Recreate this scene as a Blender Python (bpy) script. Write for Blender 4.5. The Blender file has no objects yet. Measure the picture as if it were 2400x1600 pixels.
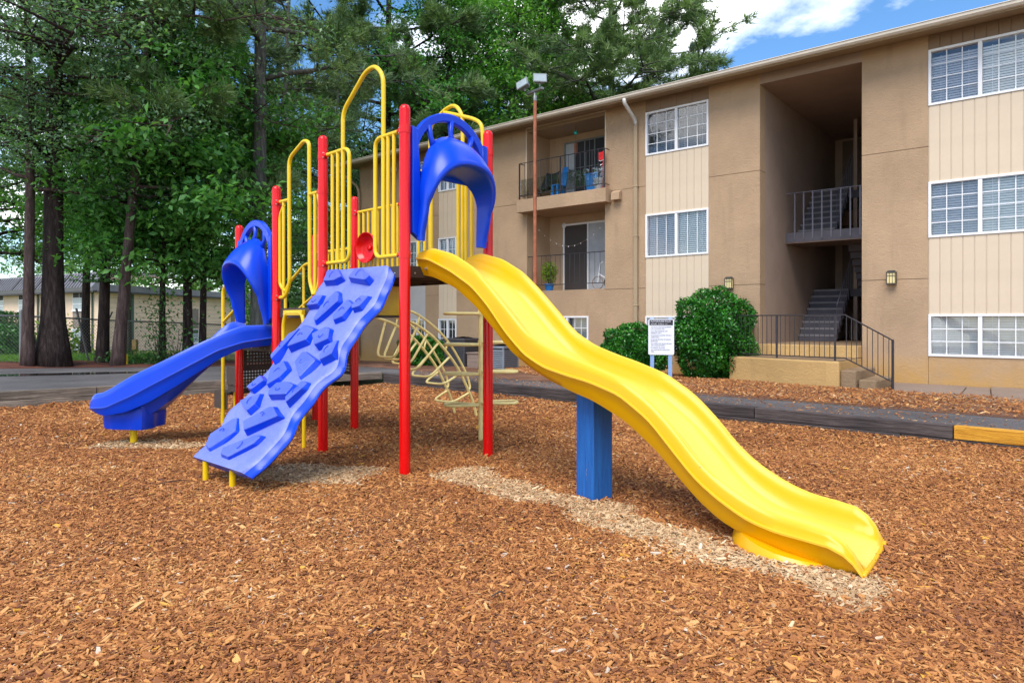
import bpy, bmesh, math, random
import numpy as np
from mathutils import Vector, Matrix

random.seed(7)
rng = np.random.default_rng(11)
SC = bpy.context.scene
COL = SC.collection
R = math.radians

# ------------------------------------------------------------------ camera
cam = bpy.data.cameras.new('camera')
cam_o = bpy.data.objects.new('camera', cam)
COL.objects.link(cam_o)
cam.lens = 24.0
cam.sensor_width = 36.0
cam.shift_y = -0.020
cam.clip_start = 0.05
cam.clip_end = 2000
CAM_H = 1.23
cam_o.location = (0, 0, CAM_H)
cam_o.rotation_euler = (R(90), 0, 0)
SC.camera = cam_o

# ------------------------------------------------------------------ view
SC.view_settings.view_transform = 'Standard'
SC.view_settings.look = 'None'
SC.view_settings.exposure = 1.43
SC.view_settings.gamma = 1.0
SC.view_settings.use_curve_mapping = False
SC.cycles.max_bounces = 6
SC.cycles.diffuse_bounces = 3
SC.cycles.glossy_bounces = 3
SC.cycles.transparent_max_bounces = 12
SC.cycles.use_denoising = True

# ------------------------------------------------------------------ world: blue sky with broken white cloud
SUN_EL, SUN_AZ = R(56), R(205)      # azimuth measured from +Y clockwise: behind the camera, a little left
world = bpy.data.worlds.new('World')
SC.world = world
world.use_nodes = True
wt = world.node_tree
wn, wl = wt.nodes, wt.links
wn.clear()
w_out = wn.new('ShaderNodeOutputWorld')
w_bg = wn.new('ShaderNodeBackground')
w_bg.inputs['Strength'].default_value = 0.12
sky = wn.new('ShaderNodeTexSky')
sky.sky_type = 'NISHITA'
sky.sun_disc = False
sky.sun_elevation = SUN_EL
sky.sun_rotation = SUN_AZ
sky.air_density = 1.0
sky.dust_density = 0.3
sky.ozone_density = 3.0
w_hs = wn.new('ShaderNodeHueSaturation')
w_hs.inputs['Saturation'].default_value = 1.2
w_hs.inputs['Value'].default_value = 0.72
wl.new(sky.outputs[0], w_hs.inputs['Color'])
tc = wn.new('ShaderNodeTexCoord')
sep = wn.new('ShaderNodeSeparateXYZ')
wl.new(tc.outputs['Generated'], sep.inputs[0])
def wmath(op, a, b=None):
    n = wn.new('ShaderNodeMath'); n.operation = op
    for i, v in enumerate((a, b)):
        if v is None: continue
        if isinstance(v, (int, float)): n.inputs[i].default_value = v
        else: wl.new(v, n.inputs[i])
    return n.outputs[0]
zc = wmath('ADD', wmath('MAXIMUM', sep.outputs[2], 0.0), 0.28)
cu = wmath('DIVIDE', sep.outputs[0], zc)
cv = wmath('DIVIDE', sep.outputs[1], zc)
cmb = wn.new('ShaderNodeCombineXYZ')
wl.new(cu, cmb.inputs[0]); wl.new(cv, cmb.inputs[1])
mp = wn.new('ShaderNodeMapping')
mp.inputs['Location'].default_value = (0.88, 1.05, 0.0)
wl.new(cmb.outputs[0], mp.inputs[0])
cn = wn.new('ShaderNodeTexNoise')
cn.inputs['Scale'].default_value = 1.35
cn.inputs['Detail'].default_value = 9
cn.inputs['Roughness'].default_value = 0.56
cn.inputs['Distortion'].default_value = 0.25
wl.new(mp.outputs[0], cn.inputs[0])
cr = wn.new('ShaderNodeValToRGB')
cr.color_ramp.elements[0].position = 0.495
cr.color_ramp.elements[0].color = (0, 0, 0, 1)
cr.color_ramp.elements[1].position = 0.61
cr.color_ramp.elements[1].color = (1, 1, 1, 1)
wl.new(cn.outputs[0], cr.inputs[0])
cmix = wn.new('ShaderNodeMixRGB')
wl.new(cr.outputs[0], cmix.inputs[0])
wl.new(w_hs.outputs[0], cmix.inputs[1])
cmix.inputs[2].default_value = (8.2, 8.25, 8.45, 1)
wl.new(cmix.outputs[0], w_bg.inputs['Color'])
wl.new(w_bg.outputs[0], w_out.inputs['Surface'])

# ------------------------------------------------------------------ sun, softened by the cloud
sun_l = bpy.data.lights.new('sun', 'SUN')
sun_l.energy = 1.5
sun_l.angle = R(38)
sun_l.color = (1.0, 0.95, 0.87)
sun_o = bpy.data.objects.new('sun', sun_l)
COL.objects.link(sun_o)
sun_dir = Vector((math.sin(SUN_AZ) * math.cos(SUN_EL), math.cos(SUN_AZ) * math.cos(SUN_EL), math.sin(SUN_EL)))
sun_o.rotation_euler = sun_dir.to_track_quat('Z', 'Y').to_euler()
sun_o.location = (0, 0, 30)

# ================================================================== materials
MATS = {}
def new_mat(name):
    m = bpy.data.materials.new(name); m.use_nodes = True
    nt = m.node_tree; nt.nodes.clear()
    out = nt.nodes.new('ShaderNodeOutputMaterial')
    p = nt.nodes.new('ShaderNodeBsdfPrincipled')
    nt.links.new(p.outputs[0], out.inputs[0])
    MATS[name] = m
    return m, nt, p, out
def c4(c): return (c[0], c[1], c[2], 1)
def tex_coord(nt, kind='Object', scale=None):
    t = nt.nodes.new('ShaderNodeTexCoord')
    if scale is None: return t.outputs[kind]
    m = nt.nodes.new('ShaderNodeMapping'); m.inputs['Scale'].default_value = scale
    nt.links.new(t.outputs[kind], m.inputs[0]); return m.outputs[0]
def noise(nt, vec, scale, detail=4, rough=0.55, dist=0.0):
    n = nt.nodes.new('ShaderNodeTexNoise')
    n.inputs['Scale'].default_value = scale; n.inputs['Detail'].default_value = detail
    n.inputs['Roughness'].default_value = rough; n.inputs['Distortion'].default_value = dist
    nt.links.new(vec, n.inputs[0]); return n.outputs[0]
def ramp(nt, fac, stops):
    r = nt.nodes.new('ShaderNodeValToRGB'); e = r.color_ramp.elements
    while len(e) < len(stops): e.new(0.5)
    for i, (pos, col) in enumerate(stops):
        e[i].position = pos; e[i].color = c4(col)
    nt.links.new(fac, r.inputs[0]); return r.outputs[0]
def mixc(nt, fac, a, b, mode='MIX'):
    n = nt.nodes.new('ShaderNodeMixRGB'); n.blend_type = mode
    for i, v in enumerate((fac, a, b)):
        if isinstance(v, (int, float)): n.inputs[i].default_value = v
        elif isinstance(v, tuple): n.inputs[i].default_value = c4(v)
        else: nt.links.new(v, n.inputs[i])
    return n.outputs[0]
def bump(nt, p, h, strength, dist=0.01):
    b = nt.nodes.new('ShaderNodeBump'); b.inputs['Strength'].default_value = strength
    b.inputs['Distance'].default_value = dist
    nt.links.new(h, b.inputs['Height']); nt.links.new(b.outputs[0], p.inputs['Normal'])
def simple(name, col, rough=0.5, var=0.10, vscale=3.0, bmp=0.0, bscale=60, spec=0.5, metal=0.0, stretch=None, bdist=0.01, dirt=None, dirt_scale=2.0, dirt_cut=(0.55, 0.72)):
    m, nt, p, out = new_mat(name)
    v = tex_coord(nt, 'Object', stretch)
    lo = tuple(max(0, c * (1 - var)) for c in col); hi = tuple(min(1, c * (1 + var)) for c in col)
    colr = ramp(nt, noise(nt, v, vscale, 6, 0.6), [(0.3, lo), (0.7, hi)])
    if dirt is not None:
        d = ramp(nt, noise(nt, v, dirt_scale, 8, 0.65), [(dirt_cut[0], (0, 0, 0)), (dirt_cut[1], (1, 1, 1))])
        colr = mixc(nt, d, colr, dirt)
    nt.links.new(colr, p.inputs['Base Color'])
    p.inputs['Roughness'].default_value = rough
    p.inputs['Specular IOR Level'].default_value = spec
    p.inputs['Metallic'].default_value = metal
    if bmp > 0: bump(nt, p, noise(nt, v, bscale, 5, 0.6), bmp, bdist)
    return m

# playground paints and plastics
simple('red_paint', (0.72, 0.002, 0.003), 0.24, 0.05, 4, 0.02, 30, 0.42)
simple('yellow_paint', (0.80, 0.53, 0.006), 0.30, 0.07, 6, 0.03, 60, 0.5, dirt=(0.45, 0.30, 0.05), dirt_scale=14, dirt_cut=(0.68, 0.76))
simple('faded_yellow_paint', (0.94, 0.76, 0.30), 0.38, 0.10, 6, 0.03, 60, 0.45, dirt=(0.50, 0.38, 0.17), dirt_scale=10, dirt_cut=(0.60, 0.74))
simple('blue_plastic', (0.0, 0.052, 0.64), 0.32, 0.05, 3, 0.04, 220, 0.4, bdist=0.003)
simple('yellow_plastic', (0.80, 0.41, 0.002), 0.28, 0.04, 3, 0.04, 220, 0.5, bdist=0.003, dirt=(0.78, 0.37, 0.004), dirt_scale=1.6, dirt_cut=(0.52, 0.75))
simple('brown_deck', (0.060, 0.042, 0.036), 0.5, 0.15, 8, 0.1, 120, 0.4)
simple('bolt_steel', (0.55, 0.54, 0.52), 0.3, 0.1, 20, metal=0.9)
# blue climbing sheet: sky sheen painted pale into the tread face, with scuffs
def sheen_scuffed_blue(nm, pale):
    m, nt, p, out = new_mat(nm)
    v = tex_coord(nt)
    n1 = noise(nt, v, 3.0, 7, 0.65); n2 = noise(nt, v, 40, 5, 0.7)
    f = nt.nodes.new('ShaderNodeMath'); f.operation = 'ADD'
    nt.links.new(n1, f.inputs[0]); nt.links.new(n2, f.inputs[1])
    fac = ramp(nt, f.outputs[0], [(0.30, (0.35, 0.35, 0.35)), (0.70, (0.86, 0.86, 0.86))])
    # ramp input is clamped at 1: halve the sum first
    h = nt.nodes.new('ShaderNodeMath'); h.operation = 'MULTIPLY'; h.inputs[1].default_value = 0.5
    nt.links.new(f.outputs[0], h.inputs[0])
    nt.links.new(h.outputs[0], fac.node.inputs[0])
    col = mixc(nt, fac, (0.010, 0.065, 0.66), pale)
    sp = ramp(nt, noise(nt, v, 90, 3, 0.6), [(0.66, (0, 0, 0)), (0.72, (0.6, 0.6, 0.6))])
    col = mixc(nt, sp, col, (0.16, 0.15, 0.22))
    nt.links.new(col, p.inputs['Base Color'])
    p.inputs['Roughness'].default_value = 0.45
    bump(nt, p, n2, 0.10, 0.01)
sheen_scuffed_blue('sheen_scuffed_blue_plastic', (0.26, 0.29, 0.52))
sheen_scuffed_blue('sheen_scuffed_blue_grip', (0.14, 0.18, 0.51))
def sheen_worn_plastic(name, col, pale, k=1.0, rough=0.27):
    """moulded plastic, sky sheen and rubbing painted pale by the mesh attribute 'sheen_wear'"""
    m, nt, p, out = new_mat(name)
    v = tex_coord(nt)
    at = nt.nodes.new('ShaderNodeAttribute'); at.attribute_name = 'sheen_wear'
    mm = nt.nodes.new('ShaderNodeMath'); mm.operation = 'MULTIPLY'
    nt.links.new(at.outputs['Fac'], mm.inputs[0])
    nt.links.new(ramp(nt, noise(nt, v, 2.2, 7, 0.6), [(0.25, (0.62 * k,) * 3), (0.75, (1.0 * k,) * 3)]), mm.inputs[1])
    base = ramp(nt, noise(nt, v, 1.6, 6, 0.6), [(0.3, tuple(c * .95 for c in col)), (0.7, tuple(c * 1.04 for c in col))])
    c = mixc(nt, mm.outputs[0], base, pale)
    sp = ramp(nt, noise(nt, v, 23, 3, 0.5), [(0.765, (0, 0, 0)), (0.785, (0.8, 0.8, 0.8))])
    c = mixc(nt, sp, c, (0.20, 0.13, 0.05))
    nt.links.new(c, p.inputs['Base Color']); p.inputs['Roughness'].default_value = rough; p.inputs['Specular IOR Level'].default_value = 0.32
    bump(nt, p, noise(nt, v, 220, 4, 0.6), 0.04, 0.003)
sheen_worn_plastic('sheen_worn_yellow_plastic', (0.79, 0.405, 0.0), (0.85, 0.66, 0.13))
sheen_worn_plastic('sheen_worn_blue_plastic', (0.0, 0.052, 0.64), (0.22, 0.32, 0.78), 0.6)
# painted wood
def painted_wood():
    m, nt, p, out = new_mat('blue_painted_wood')
    v = tex_coord(nt, 'Object', (14, 14, 1.1))
    g = noise(nt, v, 3.0, 8, 0.65)
    col = ramp(nt, g, [(0.3, (0.004, 0.085, 0.33)), (0.72, (0.008, 0.15, 0.50))])
    ch = ramp(nt, noise(nt, tex_coord(nt, 'Object', (4, 4, 1.2)), 6, 8, 0.7), [(0.665, (0, 0, 0)), (0.70, (1, 1, 1))])
    col = mixc(nt, ch, col, (0.26, 0.20, 0.15))
    nt.links.new(col, p.inputs['Base Color']); p.inputs['Roughness'].default_value = 0.5
    bump(nt, p, g, 0.5, 0.02)
painted_wood()
# weathered timber
def timber(name, dark, mid, light, axis_scale):
    m, nt, p, out = new_mat(name)
    v = tex_coord(nt, 'Object', axis_scale)
    g = noise(nt, v, 2.2, 9, 0.66, 0.4)
    col = ramp(nt, g, [(0.28, dark), (0.5, mid), (0.74, light)])
    big = noise(nt, tex_coord(nt), 1.3, 5, 0.6)
    col = mixc(nt, ramp(nt, big, [(0.42, (0, 0, 0)), (0.68, (0.75, 0.75, 0.75))]), col, dark)
    oi = nt.nodes.new('ShaderNodeObjectInfo')
    vv = nt.nodes.new('ShaderNodeMapRange'); vv.inputs[3].default_value = 0.72; vv.inputs[4].default_value = 1.2
    nt.links.new(oi.outputs['Random'], vv.inputs[0])
    col = mixc(nt, 1.0, col, vv.outputs[0], 'MULTIPLY')
    nt.links.new(col, p.inputs['Base Color']); p.inputs['Roughness'].default_value = 0.8
    bump(nt, p, g, 0.75, 0.03)
timber('grey_timber', (0.11, 0.085, 0.062), (0.28, 0.22, 0.165), (0.46, 0.38, 0.29), (1.2, 18, 18))
timber('dark_timber', (0.030, 0.022, 0.021), (0.072, 0.054, 0.050), (0.14, 0.11, 0.10), (1.2, 18, 18))
timber('new_timber', (0.34, 0.13, 0.006), (0.62, 0.29, 0.016), (0.74, 0.40, 0.05), (0.9, 9, 9))

# building
def stucco(name, col, scale=38, st=0.55, dirt=None):
    m, nt, p, out = new_mat(name)
    v = tex_coord(nt)
    c = ramp(nt, noise(nt, v, 0.9, 7, 0.62), [(0.3, tuple(x * 0.86 for x in col)), (0.7, tuple(x * 1.10 for x in col))])
    st_v = tex_coord(nt, 'Object', (2.6, 2.6, 0.45))
    c = mixc(nt, ramp(nt, noise(nt, st_v, 1.6, 6, 0.6), [(0.56, (0, 0, 0)), (0.80, (0.42, 0.42, 0.42))]), c, tuple(x * 0.62 for x in col))
    if dirt:
        sepn = nt.nodes.new('ShaderNodeSeparateXYZ'); nt.links.new(v, sepn.inputs[0])
        mr = nt.nodes.new('ShaderNodeMapRange'); mr.inputs[1].default_value = 0.9; mr.inputs[2].default_value = -0.1
        nt.links.new(sepn.outputs[2], mr.inputs[0])
        mm = nt.nodes.new('ShaderNodeMath'); mm.operation = 'MULTIPLY'
        nt.links.new(mr.outputs[0], mm.inputs[0]); nt.links.new(noise(nt, v, 1.6, 8, 0.7), mm.inputs[1])
        c = mixc(nt, ramp(nt, mm.outputs[0], [(0.14, (0, 0, 0)), (0.40, (0.9, 0.9, 0.9))]), c, dirt)
    nt.links.new(c, p.inputs['Base Color']); p.inputs['Roughness'].default_value = 0.9
    p.inputs['Specular IOR Level'].default_value = 0.2
    h = nt.nodes.new('ShaderNodeMath'); h.operation = 'ADD'
    nt.links.new(noise(nt, v, scale, 6, 0.7), h.inputs[0]); nt.links.new(noise(nt, tex_coord(nt, 'Object', (1, 1, 1.7)), 9, 6, 0.65, 0.8), h.inputs[1])
    bump(nt, p, h.outputs[0], st, 0.035)
stucco('tan_stucco', (0.43, 0.292, 0.182), 38, 0.34, dirt=(0.50, 0.29, 0.10))
stucco('slab_stucco', (0.44, 0.30, 0.19), 38, 0.34)
stucco('porch_concrete', (0.52, 0.33, 0.135), 24, 0.4)
stucco('step_concrete', (0.27, 0.185, 0.11), 30, 0.5)
stucco('walk_concrete', (0.27, 0.20, 0.155), 50, 0.35)
simple('cream_siding', (0.64, 0.51, 0.37), 0.55, 0.05, 2.0, 0.08, 30)
simple('brown_siding', (0.25, 0.165, 0.105), 0.6, 0.06, 2.0, 0.08, 30)
simple('grey_panel', (0.50, 0.47, 0.46), 0.6, 0.05)
simple('fascia_paint', (0.36, 0.265, 0.165), 0.5, 0.08, 2)
simple('gutter_metal', (0.58, 0.50, 0.40), 0.38, 0.08, 3)
simple('pale_gutter', (0.62, 0.60, 0.57), 0.35, 0.08, 3)
simple('roof_shingle', (0.10, 0.085, 0.075), 0.9, 0.25, 30, 0.4, 60)
simple('white_vinyl', (0.80, 0.79, 0.80), 0.35, 0.03, 3)
simple('blind_white', (0.92, 0.90, 0.86), 0.5, 0.04, 3)
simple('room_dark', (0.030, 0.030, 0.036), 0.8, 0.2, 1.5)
simple('curtain_grey', (0.42, 0.44, 0.47), 0.8, 0.12, 4)
simple('black_iron', (0.030, 0.027, 0.032), 0.42, 0.2, 12, 0.1, 60)
simple('grey_iron', (0.13, 0.12, 0.15), 0.42, 0.15, 12)
simple('stair_grey', (0.085, 0.078, 0.095), 0.7, 0.2, 4, 0.2, 40)
simple('stair_nosing', (0.22, 0.205, 0.215), 0.6, 0.15, 6)
simple('stair_wall', (0.36, 0.26, 0.20), 0.8, 0.08, 2, 0.25, 40)
simple('door_brown', (0.13, 0.08, 0.055), 0.5, 0.1, 4)
simple('screen_mesh', (0.055, 0.045, 0.042), 0.7, 0.1, 4)
simple('lamp_amber', (0.75, 0.62, 0.30), 0.35, 0.06, 8)
simple('lamp_bronze', (0.06, 0.05, 0.042), 0.4, 0.1, 8)
simple('rust_pole', (0.33, 0.105, 0.048), 0.7, 0.30, 7, 0.2, 50, dirt=(0.42, 0.20, 0.12), dirt_scale=3)
simple('galvanised', (0.21, 0.22, 0.22), 0.45, 0.15, 9, metal=0.4)
simple('lamp_glass', (0.34, 0.40, 0.43), 0.12, 0.1, 6)
simple('ac_dark', (0.070, 0.068, 0.075), 0.5, 0.1, 5)
simple('ac_grey', (0.22, 0.25, 0.29), 0.45, 0.1, 5)
simple('box_wood', (0.26, 0.19, 0.15), 0.7, 0.15, 5)
simple('red_plastic', (0.72, 0.02, 0.02), 0.35, 0.05)
simple('white_plastic', (0.75, 0.76, 0.78), 0.4, 0.05)
simple('sky_blue_plastic', (0.02, 0.22, 0.62), 0.4, 0.08)
simple('teal_glass', (0.01, 0.35, 0.30), 0.15, 0.1)
simple('black_fabric', (0.03, 0.03, 0.032), 0.8, 0.1)
simple('terracotta_blue', (0.01, 0.14, 0.42), 0.3, 0.1)
simple('sign_white', (0.76, 0.77, 0.84), 0.4, 0.03)
simple('sign_black', (0.022, 0.018, 0.022), 0.5, 0.05)
simple('sign_post_blue', (0.23, 0.36, 0.60), 0.5, 0.12, 9, 0.2, 30)
# far building
simple('far_brick', (0.80, 0.59, 0.42), 0.85, 0.07, 0.6)
simple('far_panel', (0.25, 0.20, 0.165), 0.8, 0.06, 1)
simple('far_roof', (0.20, 0.19, 0.20), 0.35, 0.15, 1.2, spec=0.6)
simple('far_trim', (0.055, 0.05, 0.045), 0.6, 0.1)
simple('far_deck', (0.09, 0.08, 0.075), 0.7, 0.1)
simple('rust_box', (0.42, 0.27, 0.10), 0.6, 0.2, 6)
simple('marker_yellow', (0.80, 0.55, 0.02), 0.4, 0.05)
simple('pipe_green', (0.055, 0.10, 0.075), 0.5, 0.1)

# glass: a thin pane, part mirror part clear
def glass(name, tint, refl, clear=True):
    m = bpy.data.materials.new(name); m.use_nodes = True; nt = m.node_tree; nt.nodes.clear()
    out = nt.nodes.new('ShaderNodeOutputMaterial'); g = nt.nodes.new('ShaderNodeBsdfGlossy')
    g.inputs['Roughness'].default_value = 0.03; g.inputs['Color'].default_value = (1, 1, 1, 1)
    t = nt.nodes.new('ShaderNodeBsdfTransparent'); t.inputs['Color'].default_value = c4(tint)
    lw = nt.nodes.new('ShaderNodeFresnel'); lw.inputs['IOR'].default_value = 1.5
    ad = nt.nodes.new('ShaderNodeMath'); ad.operation = 'MULTIPLY_ADD'; ad.inputs[1].default_value = 0.9; ad.inputs[2].default_value = refl
    nt.links.new(lw.outputs[0], ad.inputs[0])
    mx = nt.nodes.new('ShaderNodeMixShader'); nt.links.new(ad.outputs[0], mx.inputs[0])
    nt.links.new(t.outputs[0], mx.inputs[1]); nt.links.new(g.outputs[0], mx.inputs[2]); nt.links.new(mx.outputs[0], out.inputs[0])
    MATS[name] = m
glass('window_glass', (0.965, 0.98, 0.985), 0.015)
glass('screened_glass', (0.87, 0.885, 0.92), 0.01)
glass('plexiglass', (0.86, 0.87, 0.87), 0.06)

# ground
def ground_mat(name, stops, nscale, bscale, bst, rough=0.9, fine=70):
    m, nt, p, out = new_mat(name)
    v = tex_coord(nt)
    n1 = noise(nt, v, nscale, 8, 0.62); n2 = noise(nt, v, fine, 6, 0.75)
    a = nt.nodes.new('ShaderNodeMath'); a.operation = 'MULTIPLY_ADD'; a.inputs[1].default_value = 0.55
    nt.links.new(n1, a.inputs[0])
    b = nt.nodes.new('ShaderNodeMath'); b.operation = 'MULTIPLY'; b.inputs[1].default_value = 0.45
    nt.links.new(n2, b.inputs[0]); nt.links.new(b.outputs[0], a.inputs[2])
    nt.links.new(ramp(nt, a.outputs[0], stops), p.inputs['Base Color'])
    p.inputs['Roughness'].default_value = rough; p.inputs['Specular IOR Level'].default_value = 0.25
    bump(nt, p, noise(nt, v, bscale, 7, 0.7), bst, 0.03)
ground_mat('mulch_base', [(0.36, (0.06, 0.022, 0.011)), (0.5, (0.20, 0.080, 0.032)), (0.64, (0.38, 0.17, 0.070))], 1.2, 55, 0.9, fine=120)
ground_mat('bed_mulch', [(0.36, (0.07, 0.030, 0.018)), (0.5, (0.20, 0.095, 0.055)), (0.66, (0.38, 0.21, 0.12))], 1.0, 45, 0.9, fine=60)
ground_mat('pine_straw', [(0.38, (0.05, 0.016, 0.011)), (0.5, (0.13, 0.045, 0.028)), (0.66, (0.22, 0.09, 0.05))], 1.0, 40, 0.8, fine=50)
ground_mat('asphalt', [(0.36, (0.066, 0.061, 0.061)), (0.5, (0.108, 0.100, 0.099)), (0.66, (0.175, 0.163, 0.160))], 0.7, 90, 0.5, 0.8, fine=150)
ground_mat('lawn_soil', [(0.40, (0.10, 0.055, 0.03)), (0.52, (0.09, 0.12, 0.02)), (0.66, (0.18, 0.30, 0.03))], 0.35, 30, 0.8, fine=40)
def water():
    m, nt, p, out = new_mat('puddle_water')
    p.inputs['Base Color'].default_value = (0.02, 0.02, 0.02, 1); p.inputs['Roughness'].default_value = 0.03
    p.inputs['Specular IOR Level'].default_value = 0.6
water()
# chips
def chip_mat():
    m, nt, p, out = new_mat('mulch_chip')
    at = nt.nodes.new('ShaderNodeAttribute'); at.attribute_type = 'INSTANCER'; at.attribute_name = 'tone'
    pa = nt.nodes.new('ShaderNodeAttribute'); pa.attribute_type = 'INSTANCER'; pa.attribute_name = 'pale'
    col = ramp(nt, at.outputs['Fac'], [(0.0, (0.085, 0.034, 0.020)), (0.14, (0.22, 0.078, 0.030)), (0.40, (0.42, 0.160, 0.046)), (0.66, (0.61, 0.275, 0.084)), (0.85, (0.70, 0.41, 0.16)), (0.93, (0.68, 0.34, 0.035)), (1.0, (0.66, 0.53, 0.40))])
    pc = ramp(nt, at.outputs['Fac'], [(0.0, (0.34, 0.20, 0.095)), (0.35, (0.60, 0.40, 0.21)), (0.75, (0.78, 0.59, 0.35)), (1.0, (0.86, 0.72, 0.50))])
    col = mixc(nt, pa.outputs['Fac'], col, pc)
    v = tex_coord(nt, 'Object', (3, 30, 10))
    col = mixc(nt, 1.0, col, ramp(nt, noise(nt, v, 1.5, 4, 0.6), [(0.3, (0.72, 0.72, 0.72)), (0.7, (1.15, 1.15, 1.15))]), 'MULTIPLY')
    nt.links.new(col, p.inputs['Base Color']); p.inputs['Roughness'].default_value = 0.75; p.inputs['Specular IOR Level'].default_value = 0.3
chip_mat()
# leaves and bark
def leaf_mat(name, dark, mid, light, rough=0.42, trans=0.34):
    m = bpy.data.materials.new(name); m.use_nodes = True; nt = m.node_tree; nt.nodes.clear()
    out = nt.nodes.new('ShaderNodeOutputMaterial'); p = nt.nodes.new('ShaderNodeBsdfPrincipled')
    at = nt.nodes.new('ShaderNodeAttribute'); at.attribute_name = 'tone'
    col = ramp(nt, at.outputs['Fac'], [(0.0, dark), (0.5, mid), (1.0, light)])
    nt.links.new(col, p.inputs['Base Color']); p.inputs['Roughness'].default_value = rough
    tr = nt.nodes.new('ShaderNodeBsdfTranslucent')
    tcx = mixc(nt, 1.0, col, (1.5, 1.7, 0.55), 'MULTIPLY'); nt.links.new(tcx, tr.inputs['Color'])
    mx = nt.nodes.new('ShaderNodeMixShader'); mx.inputs[0].default_value = trans
    nt.links.new(p.outputs[0], mx.inputs[1]); nt.links.new(tr.outputs[0], mx.inputs[2]); nt.links.new(mx.outputs[0], out.inputs[0])
    MATS[name] = m
leaf_mat('oak_leaf', (0.045, 0.094, 0.055), (0.098, 0.188, 0.101), (0.227, 0.374, 0.195))
leaf_mat('broad_leaf', (0.031, 0.120, 0.026), (0.080, 0.253, 0.049), (0.188, 0.439, 0.099))
leaf_mat('light_leaf', (0.037, 0.126, 0.020), (0.092, 0.254, 0.037), (0.236, 0.490, 0.085))
leaf_mat('pine_needle', (0.044, 0.092, 0.031), (0.110, 0.188, 0.061), (0.264, 0.374, 0.120), 0.5, 0.15)
leaf_mat('far_leaf', (0.036, 0.120, 0.031), (0.099, 0.242, 0.061), (0.242, 0.439, 0.110))
leaf_mat('hedge_leaf', (0.011, 0.068, 0.008), (0.030, 0.182, 0.014), (0.095, 0.338, 0.034), 0.28, 0.12)
leaf_mat('yellow_leaf', (0.100, 0.190, 0.010), (0.190, 0.300, 0.015), (0.320, 0.450, 0.040))
leaf_mat('ivy_leaf', (0.022, 0.076, 0.022), (0.055, 0.164, 0.039), (0.131, 0.307, 0.076))
leaf_mat('grass_blade', (0.050, 0.140, 0.010), (0.110, 0.260, 0.020), (0.200, 0.380, 0.040), 0.6)
def bark(name, dark, mid, light, sc=(9, 9, 1.6)):
    m, nt, p, out = new_mat(name)
    v = tex_coord(nt, 'Object', sc)
    g = noise(nt, v, 1.6, 9, 0.7, 0.6)
    col = ramp(nt, g, [(0.3, dark), (0.5, mid), (0.72, light)])
    nt.links.new(col, p.inputs['Base Color']); p.inputs['Roughness'].default_value = 0.9
    p.inputs['Specular IOR Level'].default_value = 0.15
    bump(nt, p, g, 1.0, 0.05)
bark('brown_bark', (0.030, 0.019, 0.017), (0.085, 0.056, 0.050), (0.17, 0.12, 0.11))
bark('dark_bark', (0.014, 0.010, 0.009), (0.042, 0.029, 0.026), (0.11, 0.08, 0.072))
bark('grey_bark', (0.040, 0.040, 0.035), (0.10, 0.098, 0.085), (0.19, 0.185, 0.16))
M = MATS
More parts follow.
